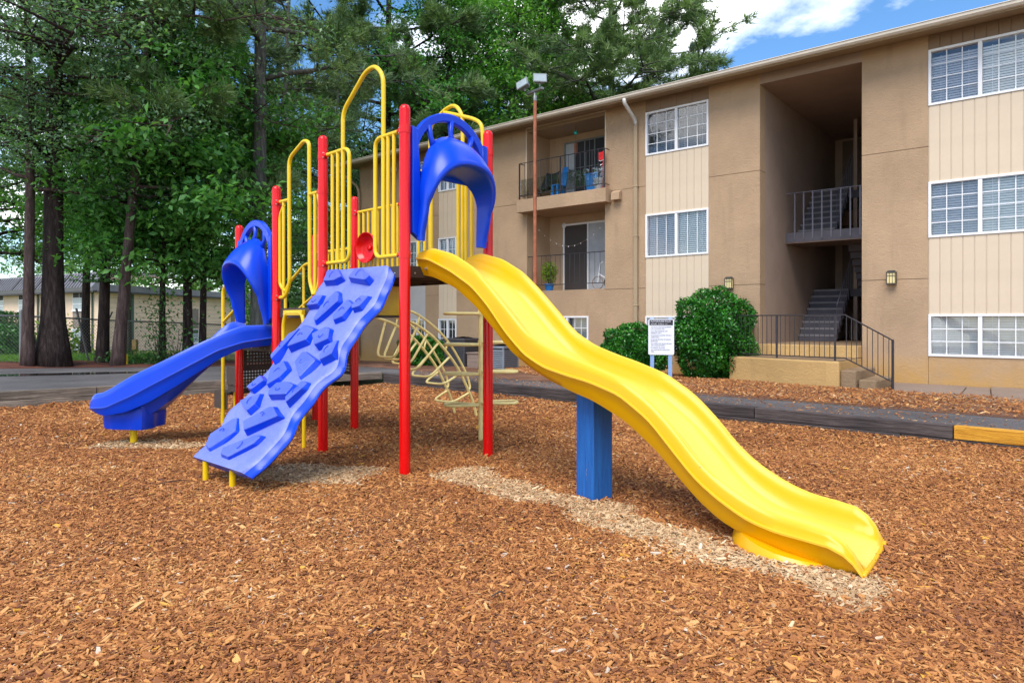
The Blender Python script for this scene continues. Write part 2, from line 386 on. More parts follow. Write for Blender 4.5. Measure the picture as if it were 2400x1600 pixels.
# ================================================================== helpers
ORG = {}
def tag(o, label=None, cat=None, group=None, kind=None):
    if label: o['label'] = label
    if cat: o['category'] = cat
    if group: o['group'] = group
    if kind: o['kind'] = kind
    return o
def thing(name, loc, label, cat, group=None):
    o = bpy.data.objects.new(name, None); COL.objects.link(o)
    o.empty_display_size = 0.2
    o.location = loc; ORG[o.name] = Vector(loc)
    return tag(o, label, cat, group)
def origin_of(o):
    return ORG.get(o.name, Vector((0, 0, 0))) if o is not None else Vector((0, 0, 0))
class MB:
    """collects shapes in world coordinates and links them as ONE mesh object"""
    def __init__(s): s.v = []; s.f = []; s.mi = []
    def add(s, vs, fs, mi=0):
        o = len(s.v); s.v.extend([tuple(q) for q in vs]); s.f.extend([tuple(i + o for i in f) for f in fs]); s.mi.extend([mi] * len(fs))
    def hexa(s, p, mi=0):      # 8 corners: bottom 0-3, top 4-7
        s.add(p, [(0, 3, 2, 1), (4, 5, 6, 7), (0, 1, 5, 4), (1, 2, 6, 5), (2, 3, 7, 6), (3, 0, 4, 7)], mi)
    def box(s, lo, hi, F=None, mi=0):   # axis box in frame F(x,y,z)->world
        F = F or (lambda x, y, z: (x, y, z))
        x0, y0, z0 = lo; x1, y1, z1 = hi
        s.hexa([F(x0, y0, z0), F(x1, y0, z0), F(x1, y1, z0), F(x0, y1, z0), F(x0, y0, z1), F(x1, y0, z1), F(x1, y1, z1), F(x0, y1, z1)], mi)
    def tube(s, pts, r, n=8, closed=False, mi=0, cap=True):
        pts = [Vector(p) for p in pts]; k = len(pts)
        rs = r if isinstance(r, (list, tuple)) else [r] * k
        up = None; rings = []
        for i, p in enumerate(pts):
            if closed: t = (pts[(i + 1) % k] - pts[i - 1])
            else: t = pts[min(i + 1, k - 1)] - pts[max(i - 1, 0)]
            t.normalize()
            if up is None:
                up = Vector((0, 0, 1)) if abs(t.z) < 0.9 else Vector((1, 0, 0))
            x = (up - t * up.dot(t)); x.normalize(); up = x; y = t.cross(x)
            rings.append([p + (x * math.cos(2 * math.pi * j / n) + y * math.sin(2 * math.pi * j / n)) * rs[i] for j in range(n)])
        vs = [q for g in rings for q in g]; fs = []
        m = k if closed else k - 1
        for i in range(m):
            a = i * n; b = ((i + 1) % k) * n
            for j in range(n): fs.append((a + j, a + (j + 1) % n, b + (j + 1) % n, b + j))
        if cap and not closed:
            fs.append(tuple(range(n))[::-1]); fs.append(tuple((k - 1) * n + j for j in range(n)))
        s.add(vs, fs, mi)
    def prism(s, poly, F, h0, h1, mi=0):     # polygon in (u,v), extruded along w between h0 and h1, F(u,v,w)
        n = len(poly)
        vs = [F(u, v, h0) for u, v in poly] + [F(u, v, h1) for u, v in poly]
        fs = [tuple(range(n))[::-1], tuple(range(n, 2 * n))] + [(i, (i + 1) % n, n + (i + 1) % n, n + i) for i in range(n)]
        s.add(vs, fs, mi)
    def lathe(s, prof, c, n=20, axis=None, mi=0):   # profile (r, h) about axis through c
        az = Vector(axis or (0, 0, 1)).normalized(); ax = az.orthogonal().normalized(); ay = az.cross(ax); c = Vector(c)
        vs = []; fs = []
        for r, h in prof:
            for j in range(n):
                a = 2 * math.pi * j / n; vs.append(c + az * h + (ax * math.cos(a) + ay * math.sin(a)) * r)
        for i in range(len(prof) - 1):
            for j in range(n): fs.append((i * n + j, i * n + (j + 1) % n, (i + 1) * n + (j + 1) % n, (i + 1) * n + j))
        fs.append(tuple(range(n))[::-1]); fs.append(tuple((len(prof) - 1) * n + j for j in range(n)))
        s.add(vs, fs, mi)
    def grid(s, P, mi=0, wrap_u=False):      # P[i][j] points
        n = len(P); m = len(P[0]); vs = [q for r in P for q in r]; fs = []
        for i in range(n - 1):
            for j in range(m if wrap_u else m - 1):
                fs.append((i * m + j, i * m + (j + 1) % m, (i + 1) * m + (j + 1) % m, (i + 1) * m + j))
        s.add(vs, fs, mi)
    def build(s, name, mats, parent=None, smooth=False, bevel=0.0, fix=True, sub=0, angle=None):
        me = bpy.data.meshes.new(name)
        o0 = origin_of(parent)
        # a child of a part shares the thing's origin
        me.from_pydata([(x - o0.x, y - o0.y, z - o0.z) for x, y, z in s.v], [], s.f)
        if not isinstance(mats, (list, tuple)): mats = [mats]
        for m in mats: me.materials.append(MATS[m])
        if len(mats) > 1: me.polygons.foreach_set('material_index', s.mi)
        if fix:
            bm = bmesh.new(); bm.from_mesh(me); bmesh.ops.recalc_face_normals(bm, faces=bm.faces); bm.to_mesh(me); bm.free()
        if smooth: me.polygons.foreach_set('use_smooth', [True] * len(me.polygons))
        me.update()
        o = bpy.data.objects.new(name, me); COL.objects.link(o)
        if parent is not None:
            o.parent = parent
            ORG[o.name] = o0
        if smooth and angle:
            bm = bmesh.new(); bm.from_mesh(me)
            for e in bm.edges:
                if len(e.link_faces) == 2 and e.calc_face_angle(0) > R(angle): e.smooth = False
            bm.to_mesh(me); bm.free()
        if sub:
            md = o.modifiers.new('subsurf', 'SUBSURF'); md.levels = sub; md.render_levels = sub
        if bevel:
            md = o.modifiers.new('bevel', 'BEVEL'); md.width = bevel; md.segments = 2; md.limit_method = 'ANGLE'
        return o
def set_sheen_wear(o, vals):
    a = o.data.attributes.new('sheen_wear', 'FLOAT', 'POINT'); v = list(vals) + [0.0] * (len(o.data.vertices) - len(vals)); a.data.foreach_set('value', v)
def np_mesh(name, verts, quads, mat, parent=None, tone=None, smooth=False, tris=False):
    """big meshes straight from numpy arrays; verts in world coordinates"""
    o0 = origin_of(parent)
    verts = np.asarray(verts, dtype=np.float32).reshape(-1, 3) - np.array(o0, dtype=np.float32)
    k = 3 if tris else 4
    quads = np.asarray(quads, dtype=np.int32).reshape(-1, k)
    me = bpy.data.meshes.new(name)
    me.vertices.add(len(verts)); me.vertices.foreach_set('co', verts.ravel())
    me.loops.add(quads.size); me.loops.foreach_set('vertex_index', quads.ravel())
    me.polygons.add(len(quads)); me.polygons.foreach_set('loop_start', np.arange(0, quads.size, k, dtype=np.int32))
    try: me.polygons.foreach_set('loop_total', np.full(len(quads), k, dtype=np.int32))
    except Exception: pass
    if tone is not None:
        at = me.attributes.new('tone', 'FLOAT', 'POINT'); at.data.foreach_set('value', np.asarray(tone, dtype=np.float32))
    me.materials.append(MATS[mat]); me.update(calc_edges=True); me.validate()
    o = bpy.data.objects.new(name, me); COL.objects.link(o)
    if parent is not None:
        o.parent = parent; ORG[o.name] = o0
    return o
def smooth_path(pts, n=8, closed=False):
    """Catmull-Rom through the points"""
    P = [Vector(p) for p in pts]; out = []; k = len(P)
    segs = k if closed else k - 1
    for i in range(segs):
        p1, p2 = P[i], P[(i + 1) % k]
        p0 = P[i - 1] if (closed or i > 0) else p1 * 2 - p2
        p3 = P[(i + 2) % k] if (closed or i + 2 < k) else p2 * 2 - p1
        for j in range(n):
            t = j / n
            out.append(0.5 * ((2 * p1) + (p2 - p0) * t + (2 * p0 - 5 * p1 + 4 * p2 - p3) * t * t + (3 * p1 - p0 - 3 * p2 + p3) * t ** 3))
    if not closed: out.append(P[-1])
    return out
def fillet(pts, r=0.06, n=5):
    """polyline with rounded corners (bent tube)"""
    P = [Vector(p) for p in pts]; out = [P[0]]
    for i in range(1, len(P) - 1):
        a = (P[i - 1] - P[i]); b = (P[i + 1] - P[i])
        d = min(r, a.length * 0.48, b.length * 0.48)
        s = P[i] + a.normalized() * d; e = P[i] + b.normalized() * d
        for j in range(n + 1):
            t = j / n; out.append(s * (1 - t) ** 2 + P[i] * 2 * t * (1 - t) + e * t * t)
    out.append(P[-1]); return out
def copy_tree(o, parent=None):
    c = o.copy(); COL.objects.link(c)
    ORG[c.name] = ORG.get(o.name, Vector((0, 0, 0))).copy()
    if parent is not None: c.parent = parent
    for ch in list(o.children): copy_tree(ch, c)
    return c

# ---- leaf and needle clouds
def leaf_cloud(cen, size, name, mat, parent, up=0.55, stretch=2.1, tone_c=None, droop=0.25):
    n = len(cen)
    nrm = rng.normal(size=(n, 3)); nrm /= np.linalg.norm(nrm, axis=1, keepdims=True) + 1e-9
    nrm = nrm * (1 - up) + np.array([0, 0, 1.0]) * up
    nrm /= np.linalg.norm(nrm, axis=1, keepdims=True) + 1e-9
    d = rng.normal(size=(n, 3)); d[:, 2] -= droop
    d -= nrm * np.sum(d * nrm, axis=1, keepdims=True); d /= np.linalg.norm(d, axis=1, keepdims=True) + 1e-9
    sd = np.cross(nrm, d)
    L = (size * rng.uniform(0.65, 1.3, n))[:, None]; W = L / stretch
    b = cen - d * L * 0.5; t = cen + d * L * 0.5 - nrm * L * 0.10
    m = cen - d * L * 0.02 + nrm * L * 0.0
    l = m + sd * W * 0.5 + nrm * L * 0.09; r = m - sd * W * 0.5 + nrm * L * 0.09
    V = np.stack([b, l, t, r], axis=1).reshape(-1, 3)
    Q = np.arange(4 * n).reshape(n, 4)
    tn = np.clip((tone_c if tone_c is not None else 0.5) + rng.normal(0, 0.20, n), 0, 1)
    return np_mesh(name, V, Q, mat, parent, np.repeat(tn, 4))
def needle_cloud(cen, dirs, size, name, mat, parent, k=9, width=0.014, tone_c=None):
    n = len(cen)
    d = rng.normal(size=(n, k, 3)); d /= np.linalg.norm(d, axis=2, keepdims=True)
    d = d * 0.75 + dirs[:, None, :] * 0.75; d /= np.linalg.norm(d, axis=2, keepdims=True)
    sd = np.cross(d, rng.normal(size=(n, k, 3))); sd /= np.linalg.norm(sd, axis=2, keepdims=True) + 1e-9
    L = size * rng.uniform(0.6, 1.25, (n, k, 1))
    base = cen[:, None, :] + d * L * 0.12
    V = np.stack([base - sd * width, base + sd * width, base + d * L], axis=2).reshape(-1, 3)
    T = np.arange(3 * n * k).reshape(-1, 3)
    tn = np.clip((tone_c if tone_c is not None else 0.5) + rng.normal(0, 0.16, n), 0, 1)
    tn = np.repeat(tn, 3 * k)
    return np_mesh(name, V, T, mat, parent, tn, tris=True)

# ---- frames of the place
def PG(t, b, z):        # play structure: t along its long side, b across it (away from the camera)
    return Vector((-0.858 - 0.711 * t + 0.65 * b, 5.466 + 0.703 * t + 0.76 * b, z))
def FC(s, d, z):        # apartment facade: s along it (leftwards), d into the building
    return Vector((8.05 - 0.7707 * s + 0.6372 * d, 13.2 + 0.6372 * s + 0.7707 * d, z))
# ================================================================== the setting
def lerp(a, b, t): return tuple(x + (y - x) * t for x, y in zip(a, b))
def resample(pl, ts):
    """polyline of (param, x, y, z) sampled at params"""
    pr = [p[0] for p in pl]
    return [tuple(np.interp(t, pr, [p[k] for p in pl]) for k in (1, 2, 3)) for t in ts]
def strip(name, near, far, nt, nw, mat, rough_z=0.0, kind='structure', nscale=1.0):
    ts = np.linspace(0, 1, nt); A = resample(near, ts); B = resample(far, ts)
    m = MB(); P = []
    for i in range(nt):
        row = []
        for j in range(nw):
            x, y, z = lerp(A[i], B[i], j / (nw - 1))
            e = min(j, nw - 1 - j, i, nt - 1 - i)
            if rough_z and e > 0:
                z += rough_z * (math.sin(x * 2.1 * nscale + 1.3 * math.sin(y * 1.7 * nscale)) + math.sin(y * 2.9 * nscale + x)) * 0.5
            row.append((x, y, z))
        P.append(row)
    m.grid(P)
    return tag(m.build(name, mat, None, smooth=True), kind=kind)

g = MB(); g.box((-300, -30, -1.65), (300, 500, -1.6))
tag(g.build('ground', 'lawn_soil'), kind='structure')

NEAR = [(0, -17, 2.0, .215), (.30, -7.28, 9.66, .215), (.50, -2.47, 13.30, .215), (.80, 4.41, 6.80, .165), (1, 12, -.40, .165)]
FAR = [(0, -21, 11.4, .22), (.30, -10.8, 14.4, .22), (.44, -4.4, 16.0, .20), (.50, -2.95, 15.2, .19), (.62, .62, 12.0, .16), (.72, 2.75, 10.0, .15), (.80, 5.15, 8.05, .14), (1, 13.0, .9, .14)]
strip('asphalt_lot', NEAR, FAR, 61, 9, 'asphalt', 0.006)
# bed of old mulch between path and apartment wall
BASE = []
for t, s, z in ((.44, 19.5, -.22), (.50, 17.6, -.19), (.62, 12.5, -.13), (.72, 6.0, -.08), (.80, .5, -.10), (1, -9, -.12)):
    p = FC(s, .25, z); BASE.append((t, p.x, p.y, p.z))
def sub_pl(pl, a, b): return [(max(0.0, min(1.0, (q[0] - a) / (b - a))),) + q[1:] for q in pl if a - 1e-6 <= q[0] <= b + 1e-6]
strip('planting_bed', sub_pl([(q[0], q[1], q[2], q[3] + .004) for q in FAR], .44, 1), sub_pl(BASE, .44, 1), 60, 10, 'bed_mulch', 0.03, nscale=1.6)
STRAW_FAR = [(0, -24, 15.2, .30), (.30, -11.4, 15.9, .28), (.44, -5.6, 25.0, -.20)]
strip('pine_straw', sub_pl([(q[0], q[1], q[2], q[3] + .004) for q in FAR], 0, .44), sub_pl(STRAW_FAR, 0, .44), 40, 10, 'pine_straw', 0.05, nscale=1.3)
LAWN_FAR = [(0, -120, 62, -1.62), (.30, -60, 66, -1.62), (.44, -8, 70, -1.62)]
strip('lawn', sub_pl(STRAW_FAR, 0, .44), sub_pl(LAWN_FAR, 0, .44), 24, 14, 'lawn_soil', 0.06, nscale=.4)

# playground pit, a mulch sheet inside the timber edging
PIT_N = [(0, -17, -3, 0), (.5, 0, -3, 0), (1, 12, -3, 0)]
PIT_F = [(0, -17.0, 2.0, .0), (.28, -7.24, 9.64, .0), (.45, -2.47, 13.26, .0), (.80, 4.38, 6.76, .0), (1, 12, -.43, .0)]
strip('mulch_pit', PIT_N, PIT_F, 60, 60, 'mulch_base', 0.012, nscale=1.1)

# puddle on the lot
pm = MB()
cx, cy = -8.3, 13.05
pts = []
for k in range(28):
    a = 2 * math.pi * k / 28; r = 1 + .22 * math.sin(3 * a + 1) + .12 * math.sin(5 * a)
    pts.append((cx + 1.5 * r * math.cos(a) * .95 + .35 * r * math.sin(a), cy + .42 * r * math.sin(a) + .5 * math.cos(a) * .9))
pm.prism(pts, lambda u, v, w: (u, v, w), .205, .226)
tag(pm.build('puddle', 'puddle_water'), kind='structure')

# ---- timber edging
def timber_run(name, label, p0, p1, z0, z1, spec, mat):
    """spec: list of rows; each row a list of (start, end, material or None, label)"""
    p0 = Vector((p0[0], p0[1], 0)); p1 = Vector((p1[0], p1[1], 0)); L = (p1 - p0).length; d = (p1 - p0) / L; nrm = Vector((-d.y, d.x, 0))
    root = thing(name, (p0.x, p0.y, 0), label, 'timber border', 'timber borders of the mulch pit')
    ang = math.atan2(d.y, d.x)
    for row, (zb, jit, items) in enumerate(spec):
        for (a, b, mt, lb) in items:
            m = MB(); w = .135; n = 7
            P = []
            off = random.uniform(-.008, .008) + jit
            for i in range(n):
                x = (b - a - .014) * i / (n - 1)
                zz = zb + (z1 - z0) * (a + x) / L + z0
                wv = off + random.uniform(-.004, .004); hh = random.uniform(-.004, .004)
                P.append([(x, wv - w / 2, zz), (x, wv + w / 2, zz), (x, wv + w / 2, zz + .128 + hh), (x, wv - w / 2, zz + .128 - hh)])
            m.grid(P, wrap_u=True); m.add(P[0], [(0, 1, 2, 3)]); m.add(P[-1], [(3, 2, 1, 0)])
            o = m.build('timber', mt or mat, None, bevel=.008)
            o.parent = root; o.location = d * a; o.rotation_euler = (0, 0, ang); ORG[o.name] = ORG[root.name]
            if lb: o['label'] = lb
    return root
lrow0 = [(i * 2.44, (i + 1) * 2.44, None, None) for i in range(7)]
lrow1 = [(i * 2.44 - 1.1 if i else 0, min((i + 1) * 2.44 - 1.1, 16.2), None, None) for i in range(7)]
Ltot = math.dist((-17, 2.05), (-2.52, 13.2))
lrow0 = [(a, min(b, Ltot), c, l) for a, b, c, l in lrow0 if a < Ltot]
lrow1 = lrow1[:-1] + [(lrow1[-1][0], Ltot, None, None)] if lrow1[-1][1] < Ltot else [(a, min(b, Ltot), c, l) for a, b, c, l in lrow1 if a < Ltot]
timber_run('timber_border', 'weathered grey two-timber border between mulch and asphalt lot', (-17, 2.05), (-2.52, 13.2), 0, 0, [(-.02, 0, lrow0), (.112, .012, lrow1)], 'grey_timber')
RS = (-2.42, 13.17); RE = (12, -.47); RT = math.dist(RS, RE)
r0 = [(0, 1.6), (1.6, 4.0), (4.0, 6.4), (6.4, 8.9), (8.9, 11.5), (11.5, 14), (14, RT)]
r1 = [(0, 2.4), (2.4, 4.9), (4.9, 7.35), (7.35, 9.36), (9.36, 11.8), (11.8, 14.2), (14.2, RT)]
row0 = [(a, b, None, None) for a, b in r0]
row1 = [(a, b, 'new_timber' if i == 4 else None, 'fresh orange timber' if i == 4 else None) for i, (a, b) in enumerate(r1)]
timber_run('timber_border', 'dark two-timber border along the narrow path with one fresh orange timber', RS, RE, -.02, -.055, [(-.02, -.012, row0), (.112, 0, row1)], 'dark_timber')

# ---- sidewalk slabs at the apartment wall
sw = thing('sidewalk', FC(-1.5, -1.0, 0), 'cracked concrete sidewalk running along the foot of the stucco wall', 'sidewalk')
def slab(poly, z0, z1):
    m = MB(); m.prism(poly, FC, z0, z1); return m.build('concrete_slab', 'walk_concrete', sw, bevel=.015)
slab([(.62, -.01), (.30, -1.80), (-.30, -2.05), (-.74, -2.32), (-.62, -.01)], -.12, .012)
slab([(-.63, -.01), (-.75, -2.33), (-1.22, -2.72), (-.98, -.01)], -.12, .004)
slab([(-.99, -.01), (-1.23, -2.74), (-1.45, -2.98), (-2.2, -3.0), (-2.2, -.01)], -.10, .022)
slab([(-2.21, -.01), (-2.21, -3.0), (-3.6, -3.05), (-3.6, -.01)], -.10, .016)
# ================================================================== apartment building
apt = thing('apartment_building', FC(5, 0, 0), 'tan stucco apartment block with open stairwell and cream siding strips', 'apartment building')
ZT = 6.745; ZB = -.6; DEEP = 10.0
def wall(s0, s1, z0=ZB, z1=ZT, d0=0.0, d1=.35, mat='tan_stucco', name='wall'):
    m = MB(); m.box((s0, d0, z0), (s1, d1, z1), FC); return m.build(name, mat, apt)
# stucco piers, with the two scored joints as real grooves between lifts
def pier(s0, s1, joints=(2.052, 4.60), **k):
    zs = [ZB] + list(joints) + [ZT]
    for a, b in zip(zs[:-1], zs[1:]):
        wall(s0, s1, a + (.006 if a > ZB else 0), b - (.006 if b < ZT else 0), **k)
    m = MB(); m.box((s0 + .01, .02, ZB), (s1 - .01, .3, ZT), FC); m.build('wall_core', 'brown_siding', apt)
pier(-9.0, -1.66)
pier(0.0, 1.171); pier(3.25, 4.45); pier(6.107, 7.29)
pier(9.891, 12.689); pier(13.485, 14.097); pier(14.90, 17.494)
# under and around the recess
wall(7.29, 7.80, ZB, 2.05); wall(9.2, 9.891, ZB, 2.05); wall(7.80, 9.2, 1.36, 2.05); wall(7.80, 9.2, ZB, .45)
# end wall and back
m = MB(); m.box((17.2, .36, ZB), (17.49, DEEP, ZT), FC); m.build('wall', 'tan_stucco', apt)
m = MB(); m.box((-9, DEEP, ZB), (17.49, DEEP + .2, ZT), FC); m.build('wall', 'tan_stucco', apt)
# interior dark partition behind the windows
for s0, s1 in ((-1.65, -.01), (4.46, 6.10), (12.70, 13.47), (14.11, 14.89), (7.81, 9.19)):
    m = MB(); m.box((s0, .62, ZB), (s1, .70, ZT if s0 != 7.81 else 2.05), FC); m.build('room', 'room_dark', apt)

# ---- roof, soffit, fascia, gutter
m = MB(); m.box((-9.5, -.55, 6.748), (18.05, DEEP + .5, 6.765), FC); m.build('soffit', 'fascia_paint', apt)
m = MB(); m.box((-9.5, -.575, 6.65), (18.07, -.552, 6.80), FC); m.build('fascia', 'fascia_paint', apt)
m = MB()
prof = [(-.58, 6.672), (-.645, 6.676), (-.675, 6.715), (-.678, 6.765), (-.692, 6.772), (-.685, 6.785), (-.577, 6.78)]
m.prism(prof, lambda u, v, w: FC(w, u, v), -9.5, 18.07); m.build('gutter', 'gutter_metal', apt)
m = MB()
m.prism([(-.56, 6.768), (-.62, 6.80), (5.0, 7.5), (10.7, 6.80), (10.6, 6.768)], lambda u, v, w: FC(w, u, v), -9.55, 18.12); m.build('roof', 'roof_shingle', apt)
# soffit panel joints
m = MB()
for k in range(70):
    s = -9 + k * .385; m.box((s, -.548, 6.743), (s + .012, -.01, 6.7475), FC)
m.build('soffit_seam', 'fascia_paint', apt)['kind'] = 'stuff'

# ---- vertical siding boards
_board = {}
def siding(s0, s1, z0, z1, mat='cream_siding', w=.19, d=.0):
    n = max(1, round((s1 - s0) / w)); w = (s1 - s0) / n
    key = (round(w, 4), round(z1 - z0, 4), mat)
    for i in range(n):
        if key in _board:
            o = bpy.data.objects.new('siding_board', _board[key]); COL.objects.link(o)
        else:
            m = MB()   # board with a bevelled long lap edge
            m.prism([(0.0015, .0), (w - .018, .0), (w - .011, .006), (w - .0015, .006), (w - .0015, .03), (0.0015, .03)], lambda u, v, q: Vector((-.7707 * u + .6372 * v, .6372 * u + .7707 * v, q)), 0, z1 - z0)
            o = m.build('siding_board', mat, None); _board[key] = o.data
        p = FC(s0 + i * w, d, z0) - origin_of(apt)
        o.location = p; o.parent = apt; ORG[o.name] = origin_of(apt)
    m = MB(); m.box((s0 + .005, d + .032, z0), (s1 - .005, d + .30, z1), FC); m.build('siding_backing', 'fascia_paint', apt)

# ---- windows
_pane = {}
def window(s0, s1, z0, z1, rows, cols=3, blind=1.0, screen_left=True, slat=.047, blind_drop=0.0, lab=None, fw=.045, tilt=.6, col='blind_white', hide_muntin=False):
    """double sash slider: frame, mullion, muntins, each lite its own pane, a blind behind"""
    fr = MB(); d0, d1 = -.022, .10
    fr.box((s0, d0, z0), (s1, d1, z0 + fw), FC); fr.box((s0, d0, z1 - fw), (s1, d1, z1), FC)
    fr.box((s0, d0, z0 + fw), (s0 + fw, d1, z1 - fw), FC); fr.box((s1 - fw, d0, z0 + fw), (s1, d1, z1 - fw), FC)
    sm = (s0 + s1) / 2
    fr.box((sm - .034, d0 + .008, z0 + fw), (sm + .034, d1, z1 - fw), FC)
    W = fr.build('window', 'white_vinyl', apt, bevel=.004)
    if lab: W['label'] = lab
    mu = MB()
    for side, (a, b) in enumerate(((s0 + fw, sm - .034), (sm + .034, s1 - fw))):
        # right in the picture is smaller s; the screened sash is at larger s
        dd = .030 if side == 0 else .048
        cw = (b - a) / cols; rh = (z1 - z0 - 2 * fw) / rows
        for i in range(1, cols): mu.box((a + i * cw - .008, dd - .006, z0 + fw), (a + i * cw + .008, dd + .008, z1 - fw), FC)
        for j in range(1, rows): mu.box((a, dd - .005, z0 + fw + j * rh - .008), (b, dd + .009, z0 + fw + j * rh + .008), FC)
        gm = 'screened_glass' if (side == 1 and screen_left) else 'window_glass'
        for i in range(cols):
            for j in range(rows):
                key = (round(cw, 3), round(rh, 3), gm)
                if key not in _pane:
                    m = MB(); m.box((.008, -.002, .008), (cw - .008, .002, rh - .008), lambda x, y, z: Vector((-.7707 * x + .6372 * y, .6372 * x + .7707 * y, z)))
                    o = m.build('pane', gm, None); _pane[key] = o.data
                else:
                    o = bpy.data.objects.new('pane', _pane[key]); COL.objects.link(o)
                o.location = FC(a + i * cw, dd + .002, z0 + fw + j * rh) - origin_of(apt); o.parent = W; ORG[o.name] = origin_of(apt)
        if blind:
            bl = MB(); zz = z1 - fw - .01 - blind_drop; k = 0
            while zz > z0 + fw + .02 + (1 - blind) * (z1 - z0):
                bl.add([FC(a, .102, zz - slat * tilt), FC(b, .102, zz - slat * tilt), FC(b, .102 + .026, zz), FC(a, .102 + .026, zz)], [(0, 1, 2, 3)])
                zz -= slat
            for q in (.2, .8):
                bl.box((a + (b - a) * q - .004, .098, z0 + fw), (a + (b - a) * q + .004, .101, z1 - fw - blind_drop), FC)
            bl.build('blind', col, W, fix=False)['kind'] = 'stuff'
    mu.build('muntin', 'white_vinyl', W)
    return W
# right bay (runs out of the picture)
s0, s1 = -1.656, -.002
siding(s0, s1, 6.458, ZT, 'brown_siding'); siding(s0, s1, 3.91, 5.375); siding(s0, s1, 1.362, 2.832)
window(s0, s1, 5.378, 6.456, 4, blind_drop=.07, tilt=.97, lab='upper window of the right bay, blind lowered just below its dark top band')
window(s0, s1, 2.834, 3.908, 4, tilt=.92, lab='middle window of the right bay with white blind')
window(s0, s1, .553, 1.360, 3, screen_left=False, tilt=.95, lab='lowest window of the right bay, just above the sidewalk')
wall(s0 + .004, s1 - .004, ZB, .551)
# middle bay
s0, s1 = 4.452, 6.105
siding(s0, s1, 6.43, ZT, 'brown_siding', .4); siding(s0, s1, 3.889, 5.349); siding(s0, s1, 1.352, 2.805)
window(s0, s1, 5.351, 6.428, 4, tilt=.22, col='curtain_grey', lab='dark upper window beside the downspout with open blind')
window(s0, s1, 2.807, 3.887, 1, tilt=.80, lab='window with closed blind and vertical bars beside the downspout')
window(s0, s1, .55, 1.350, 3, tilt=.9, lab='low window partly hidden by the rules sign and hedge')
wall(s0 + .004, s1 - .004, ZB, .548)
# window under the lower balcony
window(7.80, 9.2, .45, 1.36, 3, tilt=.9, blind=0, lab='single low window below the lower balcony')
m = MB(); m.box((7.83, .2, .47), (9.17, .22, 1.34), FC); m.build('curtain', 'curtain_grey', apt)
# the two narrow left bays
for (a, b, lowmat) in ((12.691, 13.483, 'cream_siding'), (14.099, 14.898, 'grey_panel')):
    siding(a, b, 6.43, ZT, 'brown_siding', .4); siding(a, b, 3.87, 5.33); siding(a, b, 1.31, 2.77, lowmat, .19 if lowmat == 'cream_siding' else .80)
    for z0, z1 in ((5.33, 6.42), (2.77, 3.86), (.35, 1.30)):
        window(a, b, z0, z1, 3, cols=2, blind=1.0 if z0 < 2 else 1.0, tilt=.55, slat=.055)
    wall(a + .004, b - .004, ZB, .348)

# ---- downspouts
m = MB()
pth = [FC(6.348, -.63, 6.68), FC(6.348, -.62, 6.58), FC(6.348, -.10, 6.28), FC(6.348, -.06, 6.16)]
m.tube(fillet(pth, .1), .048, 8); m.build('downspout_elbow', 'pale_gutter', apt, smooth=True)
m = MB(); m.box((6.30, -.10, -.1), (6.396, -.015, 6.2), FC)
for z in (3.35, 4.6, 1.6): m.box((6.285, -.108, z), (6.411, -.008, z + .035), FC)
m.build('downspout', 'fascia_paint', apt, bevel=.012)
m = MB(); m.tube(fillet([FC(17.9, -.62, 6.68), FC(17.85, -.6, 6.5), FC(17.5, -.1, 6.0), FC(17.45, -.07, 5.8), FC(17.45, -.07, 0)], .1), .045, 8)
m.build('downspout', 'fascia_paint', apt, smooth=True)
m = MB(); m.lathe([(.0, -.02), (.10, -.02), (.125, .03), (.11, .09), (.05, .13), (.0, .14)], FC(15.6, 0, 6.35), 14, axis=-Vector((.6372, .7707, 0))); m.build('flood_lamp', 'white_plastic', apt, smooth=True)

# ---- recessed balconies
rs0, rs1 = 7.29, 9.891; RD = 1.1
m = MB(); m.box((rs0, RD, 1.9), (rs1, RD + .2, ZT), FC); m.build('recess_back_wall', 'slab_stucco', apt)
m = MB(); m.box((rs0 - .01, .35, 1.9), (rs0 + .0, RD, ZT), FC); m.box((rs1, .35, 1.9), (rs1 + .01, RD, ZT), FC); m.build('recess_side_wall', 'tan_stucco', apt)
m = MB(); m.box((rs0 + .002, .0, 2.052), (rs1 - .002, RD - .002, 2.075), FC); m.box((rs0 + .002, .352, 1.8), (rs1 - .002, RD - .002, 2.050), FC); m.build('balcony_floor', 'slab_stucco', apt)
m = MB(); m.box((7.09, -.30, 4.291), (10.03, -.004, 4.648), FC); m.box((rs0 + .002, -.002, 4.293), (rs1 - .002, RD - .002, 4.646), FC); m.build('balcony_slab', 'slab_stucco', apt, bevel=.01)
m = MB(); m.box((rs0 + .002, .05, 6.62), (rs1 - .002, RD - .002, 6.744), FC); m.build('recess_ceiling', 'fascia_paint', apt)
m = MB(); m.box((7.255, -.012, 4.65), (7.288, .02, 6.70), FC); m.box((9.893, -.012, 4.65), (9.926, .02, 6.70), FC); m.box((7.255, -.012, 6.70), (9.926, .02, 6.735), FC); m.build('recess_trim', 'cream_siding', apt)
# small stucco box beside the slab (vent hood)
m = MB(); m.prism([(-.004, 4.33), (-.17, 4.33), (-.15, 4.52), (-.004, 4.60)], lambda u, v, w: FC(w, u, v), 6.78, 7.02); m.build('vent_hood', 'slab_stucco', apt, bevel=.01)

